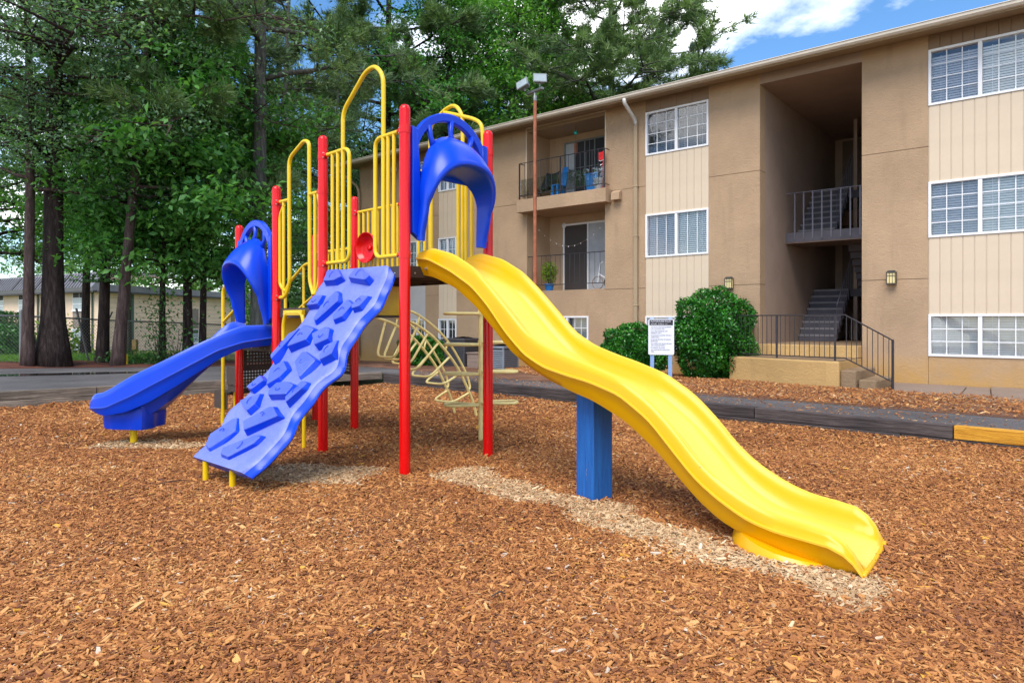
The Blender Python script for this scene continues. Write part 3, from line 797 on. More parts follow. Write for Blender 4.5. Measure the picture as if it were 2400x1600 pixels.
def sliding_door(s0, s1, z0, z1, d, panels, name='sliding_door', lab=None, fm='white_vinyl'):
    fr = MB(); w = .05
    fr.box((s0, d - .05, z0), (s0 + w, d - .002, z1), FC); fr.box((s1 - w, d - .05, z0), (s1, d - .002, z1), FC); fr.box((s0 + w, d - .05, z1 - w), (s1 - w, d - .002, z1), FC); fr.box((s0 + w, d - .05, z0), (s1 - w, d - .002, z0 + .04), FC)
    o = fr.build(name, fm, apt)
    if lab: o['label'] = lab
    n = len(panels); pw = (s1 - s0 - 2 * w) / n
    for i, pm_ in enumerate(panels):
        m = MB(); a = s0 + w + i * pw
        m.box((a + .002, d - .035 + .008 * (i % 2), z0 + .042), (a + pw - .002, d - .030 + .008 * (i % 2), z1 - w - .002), FC); m.build('door_panel', pm_, o)
        m = MB(); m.box((a - .018, d - .052, z0 + .041), (a + .018, d - .028, z1 - w - .001), FC); m.build('stile', fm, o)
    return o
# lower balcony: screen door open on the left, curtain and glass on the right
sliding_door(7.66, 9.38, 2.08, 4.05, RD, ['curtain_grey', 'screen_mesh'], lab='white framed sliding door with dark screen on the lower balcony')
# upper balcony
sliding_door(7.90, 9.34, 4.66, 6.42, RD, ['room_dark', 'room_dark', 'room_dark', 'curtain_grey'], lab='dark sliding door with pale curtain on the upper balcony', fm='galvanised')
for z in (4.66,):
    m = MB(); m.box((7.97, RD - .056, 5.62), (8.95, RD - .053, 5.64), FC); m.box((8.44, RD - .056, 4.7), (8.46, RD - .053, 6.36), FC); m.build('door_muntin', 'galvanised', apt)

def railing(name, pts, h0, h1, gap, mat, post_at=(), rb=.007, rr=.012, post=.016, bottom=True, lab=None, parent=None, slat=False):
    """pts: ground polyline points as (s,d,z); rails at h0 and h1 above"""
    root_p = parent or apt
    rr_m = MB(); P = [FC(*p) for p in pts]; up = Vector((0, 0, 1))
    rr_m.tube([p + up * h1 for p in P], rr, 6)
    if bottom: rr_m.tube([p + up * h0 for p in P], rr * .9, 6)
    o = rr_m.build(name, mat, root_p)
    if lab: o['label'] = lab
    for a, b in zip(P[:-1], P[1:]):
        L = (b - a).length; n = max(1, int(L / gap))
        for i in range(1, n):
            q = a + (b - a) * i / n
            m = MB()
            if slat:
                m.box((-.016, -.004, h0 - .05), (.016, .004, h1), lambda x, y, z: q + Vector((-.7707 * x + .6372 * y, .6372 * x + .7707 * y, z)))
            else: m.tube([q + up * h0, q + up * h1], rb, 5)
            m.build('baluster', mat, o)
    for p in post_at:
        q = FC(*p); m = MB(); m.box((-post, -post, -.03), (post, post, h1), lambda x, y, z: q + Vector((-.7707 * x + .6372 * y, .6372 * x + .7707 * y, z))); m.build('rail_post', mat, o)
    return o
railing('balcony_railing', [(9.97, .02, 4.65), (9.97, -.24, 4.65), (7.16, -.24, 4.65), (7.16, .02, 4.65)], .12, 1.03, .18, 'black_iron', [(9.97, -.24, 4.65), (8.55, -.24, 4.65), (7.16, -.24, 4.65)], lab='black iron railing of the upper balcony')
m = MB(); m.box((7.2, -.228, 4.74), (9.94, -.222, 5.22), FC); m.build('clear_panel', 'plexiglass', apt)
railing('balcony_railing', [(9.88, .03, 2.075), (7.30, .03, 2.075)], .16, .98, .155, 'black_iron', [], lab='black iron railing of the lower balcony', rb=.006)
m = MB(); m.lathe([(.0, 0), (.07, 0), (.075, .04), (.05, .07), (.0, .08)], FC(9.35, RD, 4.02), 12, axis=-Vector((.6372, .7707, 0))); m.build('porch_lamp', 'white_plastic', apt, smooth=True)

# ---- stairwell
SD = 6.2
m = MB(); m.box((3.25, .352, .1), (3.262, SD, 6.52), FC); m.box((1.159, .352, .1), (1.171, SD, 6.52), FC); m.build('stairwell_side_wall', 'stair_wall', apt)
m = MB(); m.box((1.1, SD, 0), (3.3, SD + .2, 6.6), FC); m.build('stairwell_back_wall', 'stair_wall', apt)
m = MB(); m.box((1.171, 0, 6.52), (3.25, SD, 6.744), FC); m.build('stairwell_ceiling', 'stair_wall', apt)
m = MB(); m.box((1.172, .0, .1), (3.249, SD, .724), FC); m.build('stairwell_floor', 'step_concrete', apt)
m = MB(); m.box((1.174, 1.75, 3.13), (3.247, 2.66, 3.36), FC); m.build('landing', 'stair_grey', apt)
m = MB(); m.box((1.175, 1.752, 3.10), (3.246, 2.9, 3.128), FC); m.build('landing_soffit', 'door_brown', apt)
for z in (2.07, 4.65):
    m = MB(); m.box((1.174, 4.15, z - .2), (3.247, SD - .002, z), FC); m.build('landing', 'stair_grey', apt)
def flight(s0, s1, d0, z0, n, rise, run, sgn):
    f = MB()
    for i in range(n):
        st = MB(); a = d0 + sgn * run * i; b = a + sgn * (run + .02)
        st.box((s0, min(a, b), z0 + rise * (i + 1) - .045), (s1, max(a, b), z0 + rise * (i + 1)), FC); st.build('stair_tread', 'stair_nosing', fl)
        f.box((s0 + .01, min(a, b) + .01, z0 + rise * i - .10), (s1 - .01, max(a, b) - .01, z0 + rise * (i + 1) - .046), FC)
    f.build('stair_riser', 'stair_grey', fl)
for zz in (.724, 3.36):
    fl = bpy.data.objects.new('staircase', None); COL.objects.link(fl); fl.parent = apt; ORG[fl.name] = origin_of(apt)
    flight(2.36, 3.24, 2.68, zz, 8, .168, .184, 1)
    if zz < 2: flight(1.18, 2.1, 4.15, zz + 1.346, 8, .160, .19, -1)
    hr = MB()
    hr.tube([FC(2.32, 2.68, zz + .9), FC(2.32, 4.15, zz + 2.25)], .014, 6)
    for k in range(9): q = k / 8; hr.tube([FC(2.32, 2.68 + 1.47 * q, zz + 1.346 * q + .05), FC(2.32, 2.68 + 1.47 * q, zz + .9 + 1.35 * q)], .007, 5)
    hr.build('stair_handrail', 'grey_iron', fl)
railing('landing_railing', [(3.235, 1.735, 3.36), (1.18, 1.735, 3.36)], -.12, .95, .19, 'grey_iron', [], bottom=False, lab='grey slatted railing across the upper stairwell landing', slat=True)
m = MB()
for s in (1.35, 2.3):
    m.box((s, SD - .03, 2.08), (s + .75, SD - .002, 4.0), FC); m.box((s, SD - .03, 4.66), (s + .75, SD - .002, 6.45), FC)
m.build('unit_door', 'door_brown', apt)
m = MB()
for s in (2.2,): m.box((s, 4.16, .73), (s + .09, 4.25, 6.5), FC)
m.build('stairwell_post', 'stair_wall', apt)

# ---- wall lanterns
def lantern(s, z):
    m = MB(); c = lambda x, y, zz: FC(s + x, y, z + zz)
    m.box((-.085, -.14, .105), (.085, -.012, .125), c); m.box((-.065, -.12, .125), (.065, -.03, .15), c); m.box((-.085, -.14, -.125), (.085, -.012, -.108), c)
    for x in (-.085, .073): m.box((x, -.14, -.108), (x + .012, -.128, .105), c)
    for x in (-.03, .022): m.box((x, -.138, -.108), (x + .007, -.130, .105), c)
    for x in (-.085, .073): m.box((x, -.03, -.108), (x + .012, -.013, .105), c)
    m.box((-.073, -.138, .045), (.073, -.130, .052), c)
    m.box((-.05, -.012, -.09), (.05, -.0005, .09), c)
    o = m.build('wall_lantern', 'lamp_bronze', apt)
    g_ = MB(); g_.box((-.072, -.126, -.107), (.072, -.02, .104), c); g_.build('lantern_glass', 'lamp_amber', o, bevel=.01)
lantern(.62, 2.08); lantern(3.93, 2.09)

# ================================================================== entry porch with steps and iron railing
por = thing('entry_porch', FC(2.2, -1.2, 0), 'ochre painted concrete porch with iron railing before the stairwell', 'porch')
m = MB()
body = [(1.175, -.005), (1.172, -1.74), (1.4, -1.735), (2.3, -1.49), (3.52, -1.09), (3.55, -.7), (3.52, -.005)]
m.prism(body, FC, -.25, .478); m.build('porch_body', 'porch_concrete', por, bevel=.025)
m = MB(); m.prism([(1.18, -.01), (1.18, -1.71), (3.5, -1.07), (3.5, -.01)], FC, .4795, .484); m.build('porch_floor', 'step_concrete', por)
m = MB(); m.box((1.172, -.32, .485), (3.25, -.002, .722), FC); m.build('threshold_step', 'porch_concrete', por, bevel=.01)
for a, b, z in ((1.168, .86, .318), (.858, .53, .158)):
    m = MB(); m.prism([(a, -.3), (a, -1.66), (b + .05, -1.66), (b, -1.45), (b, -.3)], FC, -.22, z); m.build('step', 'step_concrete', por, bevel=.022)
railing('porch_railing', [(3.47, -.02, .484), (3.47, -1.0, .484), (1.27, -1.62, .484)], .055, .86, .10, 'black_iron', [(3.47, -1.0, .484), (2.45, -1.29, .484), (1.27, -1.62, .484), (3.47, -.05, .484)], parent=por, lab='black iron railing round the porch', rb=.007)
ra = MB(); a = FC(1.27, -1.62, 1.344); b = FC(1.10, -1.63, 1.344); c = FC(.31, -1.63, .885)
ra.tube([a, b, c], .013, 6); dn = Vector((0, 0, -.80)); ra.tube([a + dn, b + dn, c + Vector((0, 0, -.74))], .011, 6)
sr = ra.build('stair_railing', 'black_iron', por)
for k in range(9):
    q = (k + .3) / 9; p = b + (c - b) * q; m = MB(); m.tube([p, p + Vector((0, 0, -.80 + .06 * q))], .007, 5); m.build('baluster', 'black_iron', sr)
m = MB(); q = FC(.31, -1.63, 0); m.box((-.016, -.016, -.03), (.016, .016, .90), lambda x, y, z: q + Vector((x, y, z))); m.build('rail_post', 'black_iron', sr)
# ================================================================== play structure
ps = thing('play_structure', PG(1.6, .5, 0), 'red, yellow and blue playground climber with two slides on the mulch', 'playground')
BW = .984
def TP(pts, side=0.0):      # (t,z) points on the near line (side 0) or the far line (side BW)
    return [PG(t, side, z) for t, z in pts]

# ---- eight red posts with domed caps
TOPS = ((0, 2.962), (1.27, 2.955), (2.194, 2.617), (3.08, 2.300))
def post(t, b, zt, z0=-.12):
    m = MB(); r = .0445
    m.lathe([(r, 0), (r, zt - z0 - .045), (r * .94, zt - z0 - .028), (r * .72, zt - z0 - .010), (r * .35, zt - z0 - .002), (.004, zt - z0)], PG(t, b, z0), 24)
    o = m.build('post', 'red_paint', ps, smooth=True, angle=50)
    return o
for t, zt in TOPS:
    post(t, 0, zt); post(t if t != 2.194 else 2.214, BW, zt if t != 2.194 else 2.645)

# ---- decks: perforated brown plates with a fascia
def deck(t0, t1, b0, b1, z, holes=True):
    m = MB(); m.box((t0, b0, z - .022), (t1, b1, z), PG)
    o = m.build('deck', 'brown_deck', ps, bevel=.006)
    f = MB(); h = .075
    f.box((t0, b0 - .014, z - h - .022), (t1, b0, z - .003), PG); f.box((t0, b1, z - h - .022), (t1, b1 + .014, z - .003), PG)
    f.box((t0 - .014, b0, z - h - .022), (t0, b1, z - .003), PG); f.box((t1, b0, z - h - .022), (t1 + .014, b1, z - .003), PG)
    f.build('deck_skirt', 'brown_deck', o, bevel=.004)
    r = MB()
    for k in range(1, 4):
        tt = t0 + (t1 - t0) * k / 4; r.box((tt - .015, b0 + .01, z - .085), (tt + .015, b1 - .01, z - .023), PG)
    r.build('deck_rib', 'brown_deck', o)
    bl = MB()
    for k in range(5):
        tt = t0 + (t1 - t0) * (k + .5) / 5
        bl.lathe([(.009, 0), (.008, .004), (.0, .006)], PG(tt, b0 - .0145, z - .06), 8, axis=PG(0, -1, 0) - PG(0, 0, 0))
        bb = b0 + (b1 - b0) * (k + .5) / 5
        bl.lathe([(.009, 0), (.008, .004), (.0, .006)], PG(t0 - .0145, bb, z - .06), 8, axis=PG(-1, 0, 0) - PG(0, 0, 0))
    bl.build('bolt', 'bolt_steel', o)
    return o
deck(.035, 1.235, .03, BW - .03, 1.68)
deck(1.305, 2.16, .03, BW - .03, 1.36)
deck(2.235, 3.045, .03, BW - .03, 1.00)

# ---- perforated brown plates (real holes): built as a lattice of bridges
def perforated(F, w, h, nx, ny, name='perforated_panel', parent=None, solid=0.0):
    """plate of size w x h in F(u,v,q); hexagon-ish holes in a solid border"""
    m = MB(); bd = .03; cw = (w - 2 * bd) / nx; ch = (h - 2 * bd - solid) / ny; th = .004
    def ring(u0, v0):
        n = 8; out = [(u0 + cw / 2 + .5 * cw * x, v0 + ch / 2 + .5 * ch * y) for x, y in ((1, 0), (1, 1), (0, 1), (-1, 1), (-1, 0), (-1, -1), (0, -1), (1, -1))]
        r = .33 * min(cw, ch); inn = [(u0 + cw / 2 + r * math.cos(k * math.pi / 4), v0 + ch / 2 + r * math.sin(k * math.pi / 4)) for k in range(n)]
        vs = [F(u, v, 0) for u, v in out + inn]
        m.add(vs, [(k, (k + 1) % n, n + (k + 1) % n, n + k) for k in range(n)])
    for i in range(nx):
        for j in range(ny): ring(bd + i * cw, bd + solid + j * ch)
    m.box((0, 0, -th), (w, bd + solid, th), F); m.box((0, h - bd, -th), (w, h, th), F); m.box((0, bd + solid, -th), (bd, h - bd, th), F); m.box((w - bd, bd + solid, -th), (w, h - bd, th), F)
    return m.build(name, 'brown_deck', parent or ps, fix=False)
# transfer steps beyond the low deck
perforated(lambda u, v, q: PG(3.075 + q, .05 + u, .70 + v), .88, .28, 22, 6)
perforated(lambda u, v, q: PG(3.43 + q, .05 + u, .40 + v), .88, .28, 22, 6)
perforated(lambda u, v, q: PG(3.09 + u, .03 + q, .42 + v), .36, .24, 8, 4, solid=.03)
perforated(lambda u, v, q: PG(2.24 + u, BW - .03 + q, .62 + v), .80, .30, 20, 7)
for (t0, t1, z) in ((3.09, 3.46, .70), (3.46, 3.82, .40)):
    m = MB(); m.box((t0, .03, z - .03), (t1, BW - .03, z), PG); o = m.build('transfer_step', 'brown_deck', ps, bevel=.006)
    m = MB(); m.box((t0, .018, z - .20), (t1, .029, z - .002), PG); m.box((t0, BW - .029, z - .20), (t1, BW - .018, z - .002), PG); m.build('step_side', 'brown_deck', o)
    m = MB()
    for b in (.10, BW - .10): m.tube([PG(t1 - .04, b, -.1), PG(t1 - .04, b, z - .03)], .019, 8)
    m.build('step_leg', 'yellow_paint', o, smooth=True, angle=50)

# ---- yellow risers under deck changes
m = MB(); m.box((1.252, .05, 1.285), (1.264, BW - .05, 1.60), PG); o = m.build('riser_panel', 'yellow_paint', ps, bevel=.004)
b_ = MB(); b_.lathe([(.013, 0), (.011, .008), (.0, .011)], PG(1.25, .92, 1.33), 10, axis=PG(-1, 0, 0) - PG(0, 0, 0)); b_.build('bolt', 'bolt_steel', o)
m = MB(); m.box((1.240, .05, 1.262), (1.262, BW - .05, 1.284), PG); m.build('riser_trim', 'brown_deck', ps)
m = MB(); m.box((2.176, .05, 1.03), (2.188, BW - .05, 1.262), PG); m.build('riser_panel', 'yellow_paint', ps, bevel=.004)

# ---- clamps
def clamp(t, b, z, dt):
    m = MB(); c = PG(t, b, z)
    ax = (PG(t + dt, b, z) - c).normalized()
    m.lathe([(.0475, -.030), (.0475, .030)], c, 20)
    m.lathe([(.026, .040), (.024, .075), (.021, .086), (.0, .088)], c, 12, axis=ax)
    o = m.build('clamp', 'red_paint', ps, smooth=True, angle=40)
    n = MB(); sd = ax.cross(Vector((0, 0, 1)))
    for s in (-1, 1):
        for h in (-.02, .02): n.lathe([(.0075, .044), (.006, .052), (.0, .053)], c + Vector((0, 0, h)) + sd * s * .022, 6, axis=ax)
    n.build('bolt', 'bolt_steel', o)
    return o
TR = .0165       # tube radius
def panel_tubes(name, paths, side, mat='yellow_paint', dots=()):
    root = None
    for i, (pth, r) in enumerate(paths):
        m = MB(); m.tube(fillet(TP(pth, side), .085, 6), r, 10)
        o = m.build(name if i == 0 else 'bar', mat, ps if i == 0 else root, smooth=True, angle=50)
        if i == 0: root = o
    return root
# main deck, near side: two loops and the tall arch over the climbing wall opening
panel_tubes('guard_panel', [([(.05, 2.76), (.414, 2.76), (.414, 1.762), (.05, 1.762)], TR * 1.1), ([(.147, 2.755), (.147, 1.765)], TR), ([(.228, 2.755), (.228, 1.765)], TR)], 0)
panel_tubes('guard_panel', [([(1.22, 2.762), (.818, 2.762), (.818, 1.762), (1.22, 1.762)], TR * 1.1), ([(1.102, 2.755), (1.102, 1.765)], TR), ([(1.010, 2.755), (1.010, 1.765)], TR)], 0)
panel_tubes('arch_handrail', [([(.922, 1.765), (.922, 3.10), (.565, 3.365), (.42, 3.385), (.296, 3.27), (.296, 1.765)], TR * 1.15)], 0)
for t, d, zz in ((0, 1, 2.76), (0, 1, 1.762), (1.27, -1, 2.762), (1.27, -1, 1.762)): clamp(t, 0, zz, d)
# mid deck, near side
panel_tubes('guard_panel', [([(1.32, 2.44), (1.515, 2.44)], TR * 1.1), ([(1.335, 2.30), (1.335, 2.36), (1.36, 2.42)], TR), ([(1.335, 2.32), (1.335, 1.60), (1.40, 1.478), (1.46, 1.50)], TR), ([(1.415, 2.435), (1.415, 1.49)], TR)], 0)
panel_tubes('guard_panel', [([(2.145, 2.44), (1.93, 2.44)], TR * 1.1), ([(2.04, 2.435), (2.04, 1.49)], TR), ([(2.03, 2.40), (2.118, 2.30), (2.118, 1.60), (2.05, 1.55), (1.99, 1.53)], TR)], 0)
panel_tubes('arch_handrail', [([(2.15, 1.468), (2.0, 1.468), (1.915, 1.60), (1.925, 2.85), (1.62, 2.975), (1.525, 2.94), (1.512, 1.60), (1.44, 1.478)], TR * 1.15)], 0)
for t, d, zz in ((1.27, 1, 2.44), (2.194, -1, 2.44), (2.194, -1, 1.468)): clamp(t, 0, zz, d)
# main deck, far side
panel_tubes('guard_panel', [([(.05, 2.76), (.414, 2.70), (.414, 1.762), (.05, 1.762)], TR * 1.1), ([(.222, 2.73), (.222, 1.765)], TR), ([(.302, 2.72), (.302, 1.765)], TR)], BW)
panel_tubes('guard_panel', [([(1.22, 2.74), (.822, 2.74), (.822, 1.762), (1.22, 1.762)], TR * 1.1), ([(.928, 2.735), (.928, 1.765)], TR), ([(1.03, 2.735), (1.03, 1.765)], TR)], BW)
panel_tubes('arch_handrail', [([(.84, 1.765), (.84, 3.17), (.60, 3.29), (.46, 3.30), (.35, 3.18), (.35, 1.765)], TR * 1.15)], BW)
panel_tubes('arch_handrail', [([(.065, 2.74), (.065, 2.86), (.082, 3.04), (.20, 3.11), (.42, 3.19), (.62, 3.26)], TR * 1.15)], BW)
for t, d, zz in ((0, 1, 2.76), (0, 1, 1.762), (1.27, -1, 2.74)): clamp(t, BW, zz, d)
# mid deck, far side: full barrier
paths = [([(1.34, 2.455), (2.15, 2.455)], TR * 1.1), ([(1.34, 1.45), (2.15, 1.45)], TR * 1.1)]
for k in range(9): paths.append(([(1.385 + k * .092, 2.45), (1.385 + k * .092, 1.45)], TR * .92))
panel_tubes('barrier_panel', paths, BW)
for t, d, zz in ((1.27, 1, 2.455), (2.214, -1, 2.455), (2.214, -1, 1.45)): clamp(t, BW, zz, d)
# low deck, far side: barrier and the sloped stair handrail
paths = [([(2.28, 2.06), (3.02, 2.06)], TR * 1.1), ([(2.28, 1.09), (3.02, 1.09)], TR * 1.1)]
for k in range(8): paths.append(([(2.33 + k * .092, 2.055), (2.33 + k * .092, 1.09)], TR * .92))
panel_tubes('barrier_panel', paths, BW)
for t, d, zz in ((2.214, 1, 2.06), (3.08, -1, 2.06)): clamp(t, BW, zz, d)
for side, zt in ((0, 1.80), (BW, 1.955)):
    pt = [([(3.14, zt), (3.30, zt - .04), (3.50, zt - .20), (3.52, zt - .26), (3.52, -.05)], TR * 1.2)] if side == 0 else [([(3.14, zt), (3.36, zt - .02), (3.78, zt - .24), (3.86, zt - .34), (3.86, -.05)], TR * 1.2), ([(3.38, zt - .03), (3.38, zt - .58)], TR)]
    pt += [([(3.15, zt - .42), (3.51 if side == 0 else 3.85, zt - .58 if side == 0 else zt - .72)], TR)]
    panel_tubes('stair_handrail', pt, side); clamp(3.08, side, zt, 1)
# side of the low deck over the steps stays open; a short ladder arch serves the mid deck
lad = panel_tubes('arch_ladder', [([(1.52, -.05), (1.52, 1.20), (1.56, 1.31), (1.88, 1.31), (1.93, 1.20), (1.93, -.05)], TR * 1.15)] + [([(1.525, z), (1.925, z)], TR) for z in (.30, .62, .94)], -.06)
m = MB(); m.box((1.54, -.075, 1.285), (1.91, -.035, 1.335), PG); m.build('mount_plate', 'yellow_paint', lad, bevel=.004)

# ---- red talk dish on the barrier
m = MB(); c = PG(1.86, BW - .03, 2.03); ax = PG(0, -1, 0) - PG(0, 0, 0)
m.lathe([(.03, .0), (.10, .004), (.135, .02), (.158, .062), (.168, .072), (.170, .064), (.150, .012), (.11, -.012), (.03, -.02)], c, 28, axis=ax)
o = m.build('talk_dish', 'red_paint', ps, smooth=True)
m = MB(); m.lathe([(.03, .006), (.028, .016), (.0, .02)], c, 12, axis=ax); m.build('dish_hub', 'red_paint', o, smooth=True)

# ---- arched blue hoods
def hood(name, P):
    """P(u,d,h): u across the opening 0..0.98, d outwards, h above the deck"""
    W = .984; cx = W / 2
    def arc(cxx, cz, r, n, a0=180, a1=0): return [(cxx + r * math.cos(R(a0 + (a1 - a0) * k / n)), cz + r * math.sin(R(a0 + (a1 - a0) * k / n))) for k in range(n + 1)]
    m = MB()
    # frame: closed outer outline and inner outline joined as a ring, thickness .05
    ro = .47; zc = .835
    a_n = math.degrees(math.asin((1.105 - zc) / ro))
    N = 24
    outer = [(.050, .26), (.050, 1.12), (.085, 1.105)] + arc(cx, zc, ro, N, 180 - a_n, a_n) + [(W - .085, 1.105), (W - .05, 1.12), (W - .05, .26)]
    ri = .400
    inner = [(.150, .20), (.135, .80), (.128, .86)] + arc(cx, zc, ri, N, 180 - 12, 12) + [(W - .128, .86), (W - .135, .80), (W - .150, .20)]
    n = len(outer); th = .045
    vs = []
    for (u, h) in outer: vs += [P(u, th, h), P(u, -th * .3, h)]
    for (u, h) in inner: vs += [P(u, th * .9, h), P(u, -th * .3, h)]
    fs = []
    for i in range(n - 1):
        a, b = 2 * i, 2 * (i + 1); c, d = 2 * n + 2 * i, 2 * n + 2 * (i + 1)
        fs += [(a, b, d, c), (a + 1, c + 1, d + 1, b + 1), (a, a + 1, b + 1, b), (c, d, d + 1, c + 1)]
    fs += [(0, 2 * n, 2 * n + 1, 1), (2 * n - 2, 2 * n - 1, 4 * n - 1, 4 * n - 2)]
    m.add(vs, fs)
    fo = m.build(name, 'blue_plastic', ps, smooth=True, angle=35, bevel=.010)
    # cowl: from an arch in the frame plane out to a bulging front rim, then folded back inside
    c = MB(); rows = []; K = 44
    for k in range(K + 1):
        f = k / K                     # 0 left leg bottom .. 1 right leg bottom
        # parameter: legs for the first and last 28 %
        if f < .16: ang = None; hh = .20 + (.50 - .20) * f / .16; sd = -1
        elif f > .84: ang = None; hh = .20 + (.50 - .20) * (1 - f) / .16; sd = 1
        else: ang = 180 - 180 * (f - .16) / .68
        if ang is not None:
            ca, sa = math.cos(R(ang)), math.sin(R(ang)); ca = math.copysign(abs(ca) ** .86, ca); sa = max(0, sa) ** .86
            back = (cx + .366 * ca, .50 + .61 * sa); mid = (cx + .405 * ca, .50 + .50 * sa); front = (cx + .385 * ca, .49 + .375 * sa); inn = (cx + .338 * ca, .48 + .335 * sa); inb = (cx + .335 * ca, .50 + .27 * sa)
            pr = .12 + .17 * sa ** .8
        else:
            q = max(0, min(1, (hh - .20) / .30)); q = q * q * (3 - 2 * q)
            back = (cx + sd * (.360 + .03 * (1 - q)), hh); mid = (cx + sd * (.398 + .0 * (1 - q)), hh); front = (cx + sd * .385, hh - .01 * q); inn = (cx + sd * .338, hh - .02 * q); inb = (cx + sd * .335, hh)
            pr = .055 + .065 * q
        rows.append([P(back[0], .03, back[1]), P(back[0] * .6 + mid[0] * .4, .03 + pr * .30, back[1] * .75 + mid[1] * .25), P(mid[0], .03 + pr * .66, mid[1]), P(front[0] * .9 + mid[0] * .1, .03 + pr * .93, front[1] * .8 + mid[1] * .2), P(front[0], .03 + pr, front[1] - .004),
                     P(front[0] * .5 + inn[0] * .5, .03 + pr * 1.02, (front[1] + inn[1]) / 2 - .012), P(inn[0], .03 + pr * .96, inn[1]), P(inn[0] * .5 + inb[0] * .5, .03 + pr * .5, inn[1] * .5 + inb[1] * .5 + .01), P(inb[0], .012, inb[1])])
    c.grid(rows)
    c.add([rows[0][i] for i in range(9)], [tuple(range(9))]); c.add([rows[-1][i] for i in range(9)], [tuple(range(9))[::-1]])
    c.build('cowl', 'blue_plastic', fo, smooth=True, angle=60, sub=1)
    # sun-ray spokes between cowl and frame
    for a in (128, 90, 52):
        sp = MB(); p0 = (cx + .34 * math.cos(R(a)), .72 + .335 * math.sin(R(a))); p1 = (cx + .415 * math.cos(R(a)), zc + .415 * math.sin(R(a)))
        sp.tube([P(p0[0], .04, p0[1]), P((p0[0] + p1[0]) / 2, .02, (p0[1] + p1[1]) / 2), P(p1[0], .02, p1[1])], [.034, .020, .030], 8); sp.build('spoke', 'blue_plastic', fo, smooth=True)
    # lower tie across the back of the arch
    tb = MB(); tb.box((.14, -.012, .735), (W - .14, .016, .775), lambda u, d, h: P(u, d, h)); tb.build('tie_bar', 'blue_plastic', fo, bevel=.008)
    return fo
hood('arch_hood', lambda u, d, h: PG(-d, u, 1.68 + h))
hood('arch_hood', lambda u, d, h: PG(2.194 + u * .90, -d, 1.0 + h))

# ---- yellow wave slide
E0 = PG(0, BW / 2, 0); SD_ = Vector((.711, -.703, 0)); SB = Vector((.65, .76, 0))
LZ = [-.05, .10, .38, .63, .80, .99, 1.18, 1.36, 1.58, 1.74, 1.98, 2.20, 2.36, 2.50, 2.64, 2.80, 2.95, 3.10, 3.22, 3.29, 3.335, 3.36, 3.375]
RIM = [1.797, 1.826, 1.755, 1.630, 1.495, 1.325, 1.150, 1.053, .985, .945, .870, .745, .605, .455, .350, .272, .225, .212, .195, .158, .112, .062, .030]
SEAM = [1.745, 1.730, 1.620, 1.490, 1.350, 1.150, .995, .915, .868, .842, .775, .640, .480, .345, .255, .178, .146, .138, .130, .105, .070, .035, .018]
BOT = [1.610, 1.590, 1.490, 1.330, 1.180, 1.010, .905, .825, .755, .715, .615, .470, .325, .205, .118, .066, .040, .022, .010, .004, .002, .002, .008]
BED = [1.690, 1.672, 1.565, 1.430, 1.290, 1.115, .965, .885, .820, .785, .700, .560, .410, .270, .168, .100, .074, .058, .050, .044, .036, .028, .016]
def slide_mesh():
    Ls = np.concatenate([np.linspace(-.05, 3.1, 64), np.linspace(3.13, 3.375, 18)])
    def cubic(tb):
        # smooth the piecewise-linear table
        raw = np.interp(np.linspace(-.05, 3.36, 400), LZ, tb); k = np.ones(13) / 13
        pad = np.concatenate([np.full(6, raw[0]), raw, np.full(6, raw[-1])]); sm = np.convolve(pad, k, 'valid')
        w_ = np.clip((Ls - 2.95) / .15, 0, 1)
        return np.interp(Ls, np.linspace(-.05, 3.36, 400), sm) * (1 - w_) + np.interp(Ls, LZ, tb) * w_
    zr, zs, zb, zd = map(cubic, (RIM, SEAM, BOT, BED))
    rows = []; bed = []
    for i, L in enumerate(Ls):
        r, s, b, d = zr[i], zs[i], zb[i], zd[i]
        hw = 1.0
        if L > 3.15: hw = 1 - .05 * ((L - 3.15) / .225) ** 3
        half = [(-.27, b), (-.305, b + (s - b) * .45), (-.322, s - .012), (-.336, s - .004), (-.336, s + .006), (-.324, s + .012), (-.319, s + (r - s) * .55), (-.308, r - .014), (-.288, r), (-.267, r - .012), (-.252, r - (r - d) * .38), (-.232, d + (r - d) * .24), (-.185, d + .004)]
        up = half + [(-.08, d), (0, d - .004)]
        full = up + [(-u, z) for u, z in up[-2::-1]]
        full += [(.14, b + .012), (-.14, b + .012)]
        rows.append([E0 + SD_ * (L - .035 * max(0, (L - 3.0) / .375) * (u / .3 + 1) / 2) + SB * (u * hw) + Vector((0, 0, z)) for u, z in full])
    return rows
rows = slide_mesh(); m = MB(); m.grid(rows, wrap_u=True); m.add(rows[0], [tuple(range(len(rows[0])))]); m.add(rows[-1], [tuple(range(len(rows[-1])))])
sl = m.build('wave_slide', 'sheen_worn_yellow_plastic', ps, smooth=True, angle=55)
sl['label'] = 'long yellow double-hump slide'
sheen_wear_prof = [0, 0, 0, .35, .35, 0, .0, .12, .62, .12, 0, .10, .85, 1, 1, 1, .85, .10, 0, .12, .62, .12, 0, 0, .35, .35, 0, 0, 0, 0, 0]  # sky sheen and rubbing painted pale on the bed and rim crests
set_sheen_wear(sl, (sheen_wear_prof * len(rows))[:len(rows) * len(rows[0])] if len(rows[0]) == len(sheen_wear_prof) else [0.0])
print('slide profile', len(rows[0]), len(sheen_wear_prof))
m = MB()
lip = [r + Vector((0, 0, -.004)) for r in rows[-1][7:24]]
m2 = MB(); m2.tube(smooth_path(lip, 2), .013, 8); lp_o = m2.build('exit_lip', 'yellow_plastic', sl, smooth=True)
fr = []
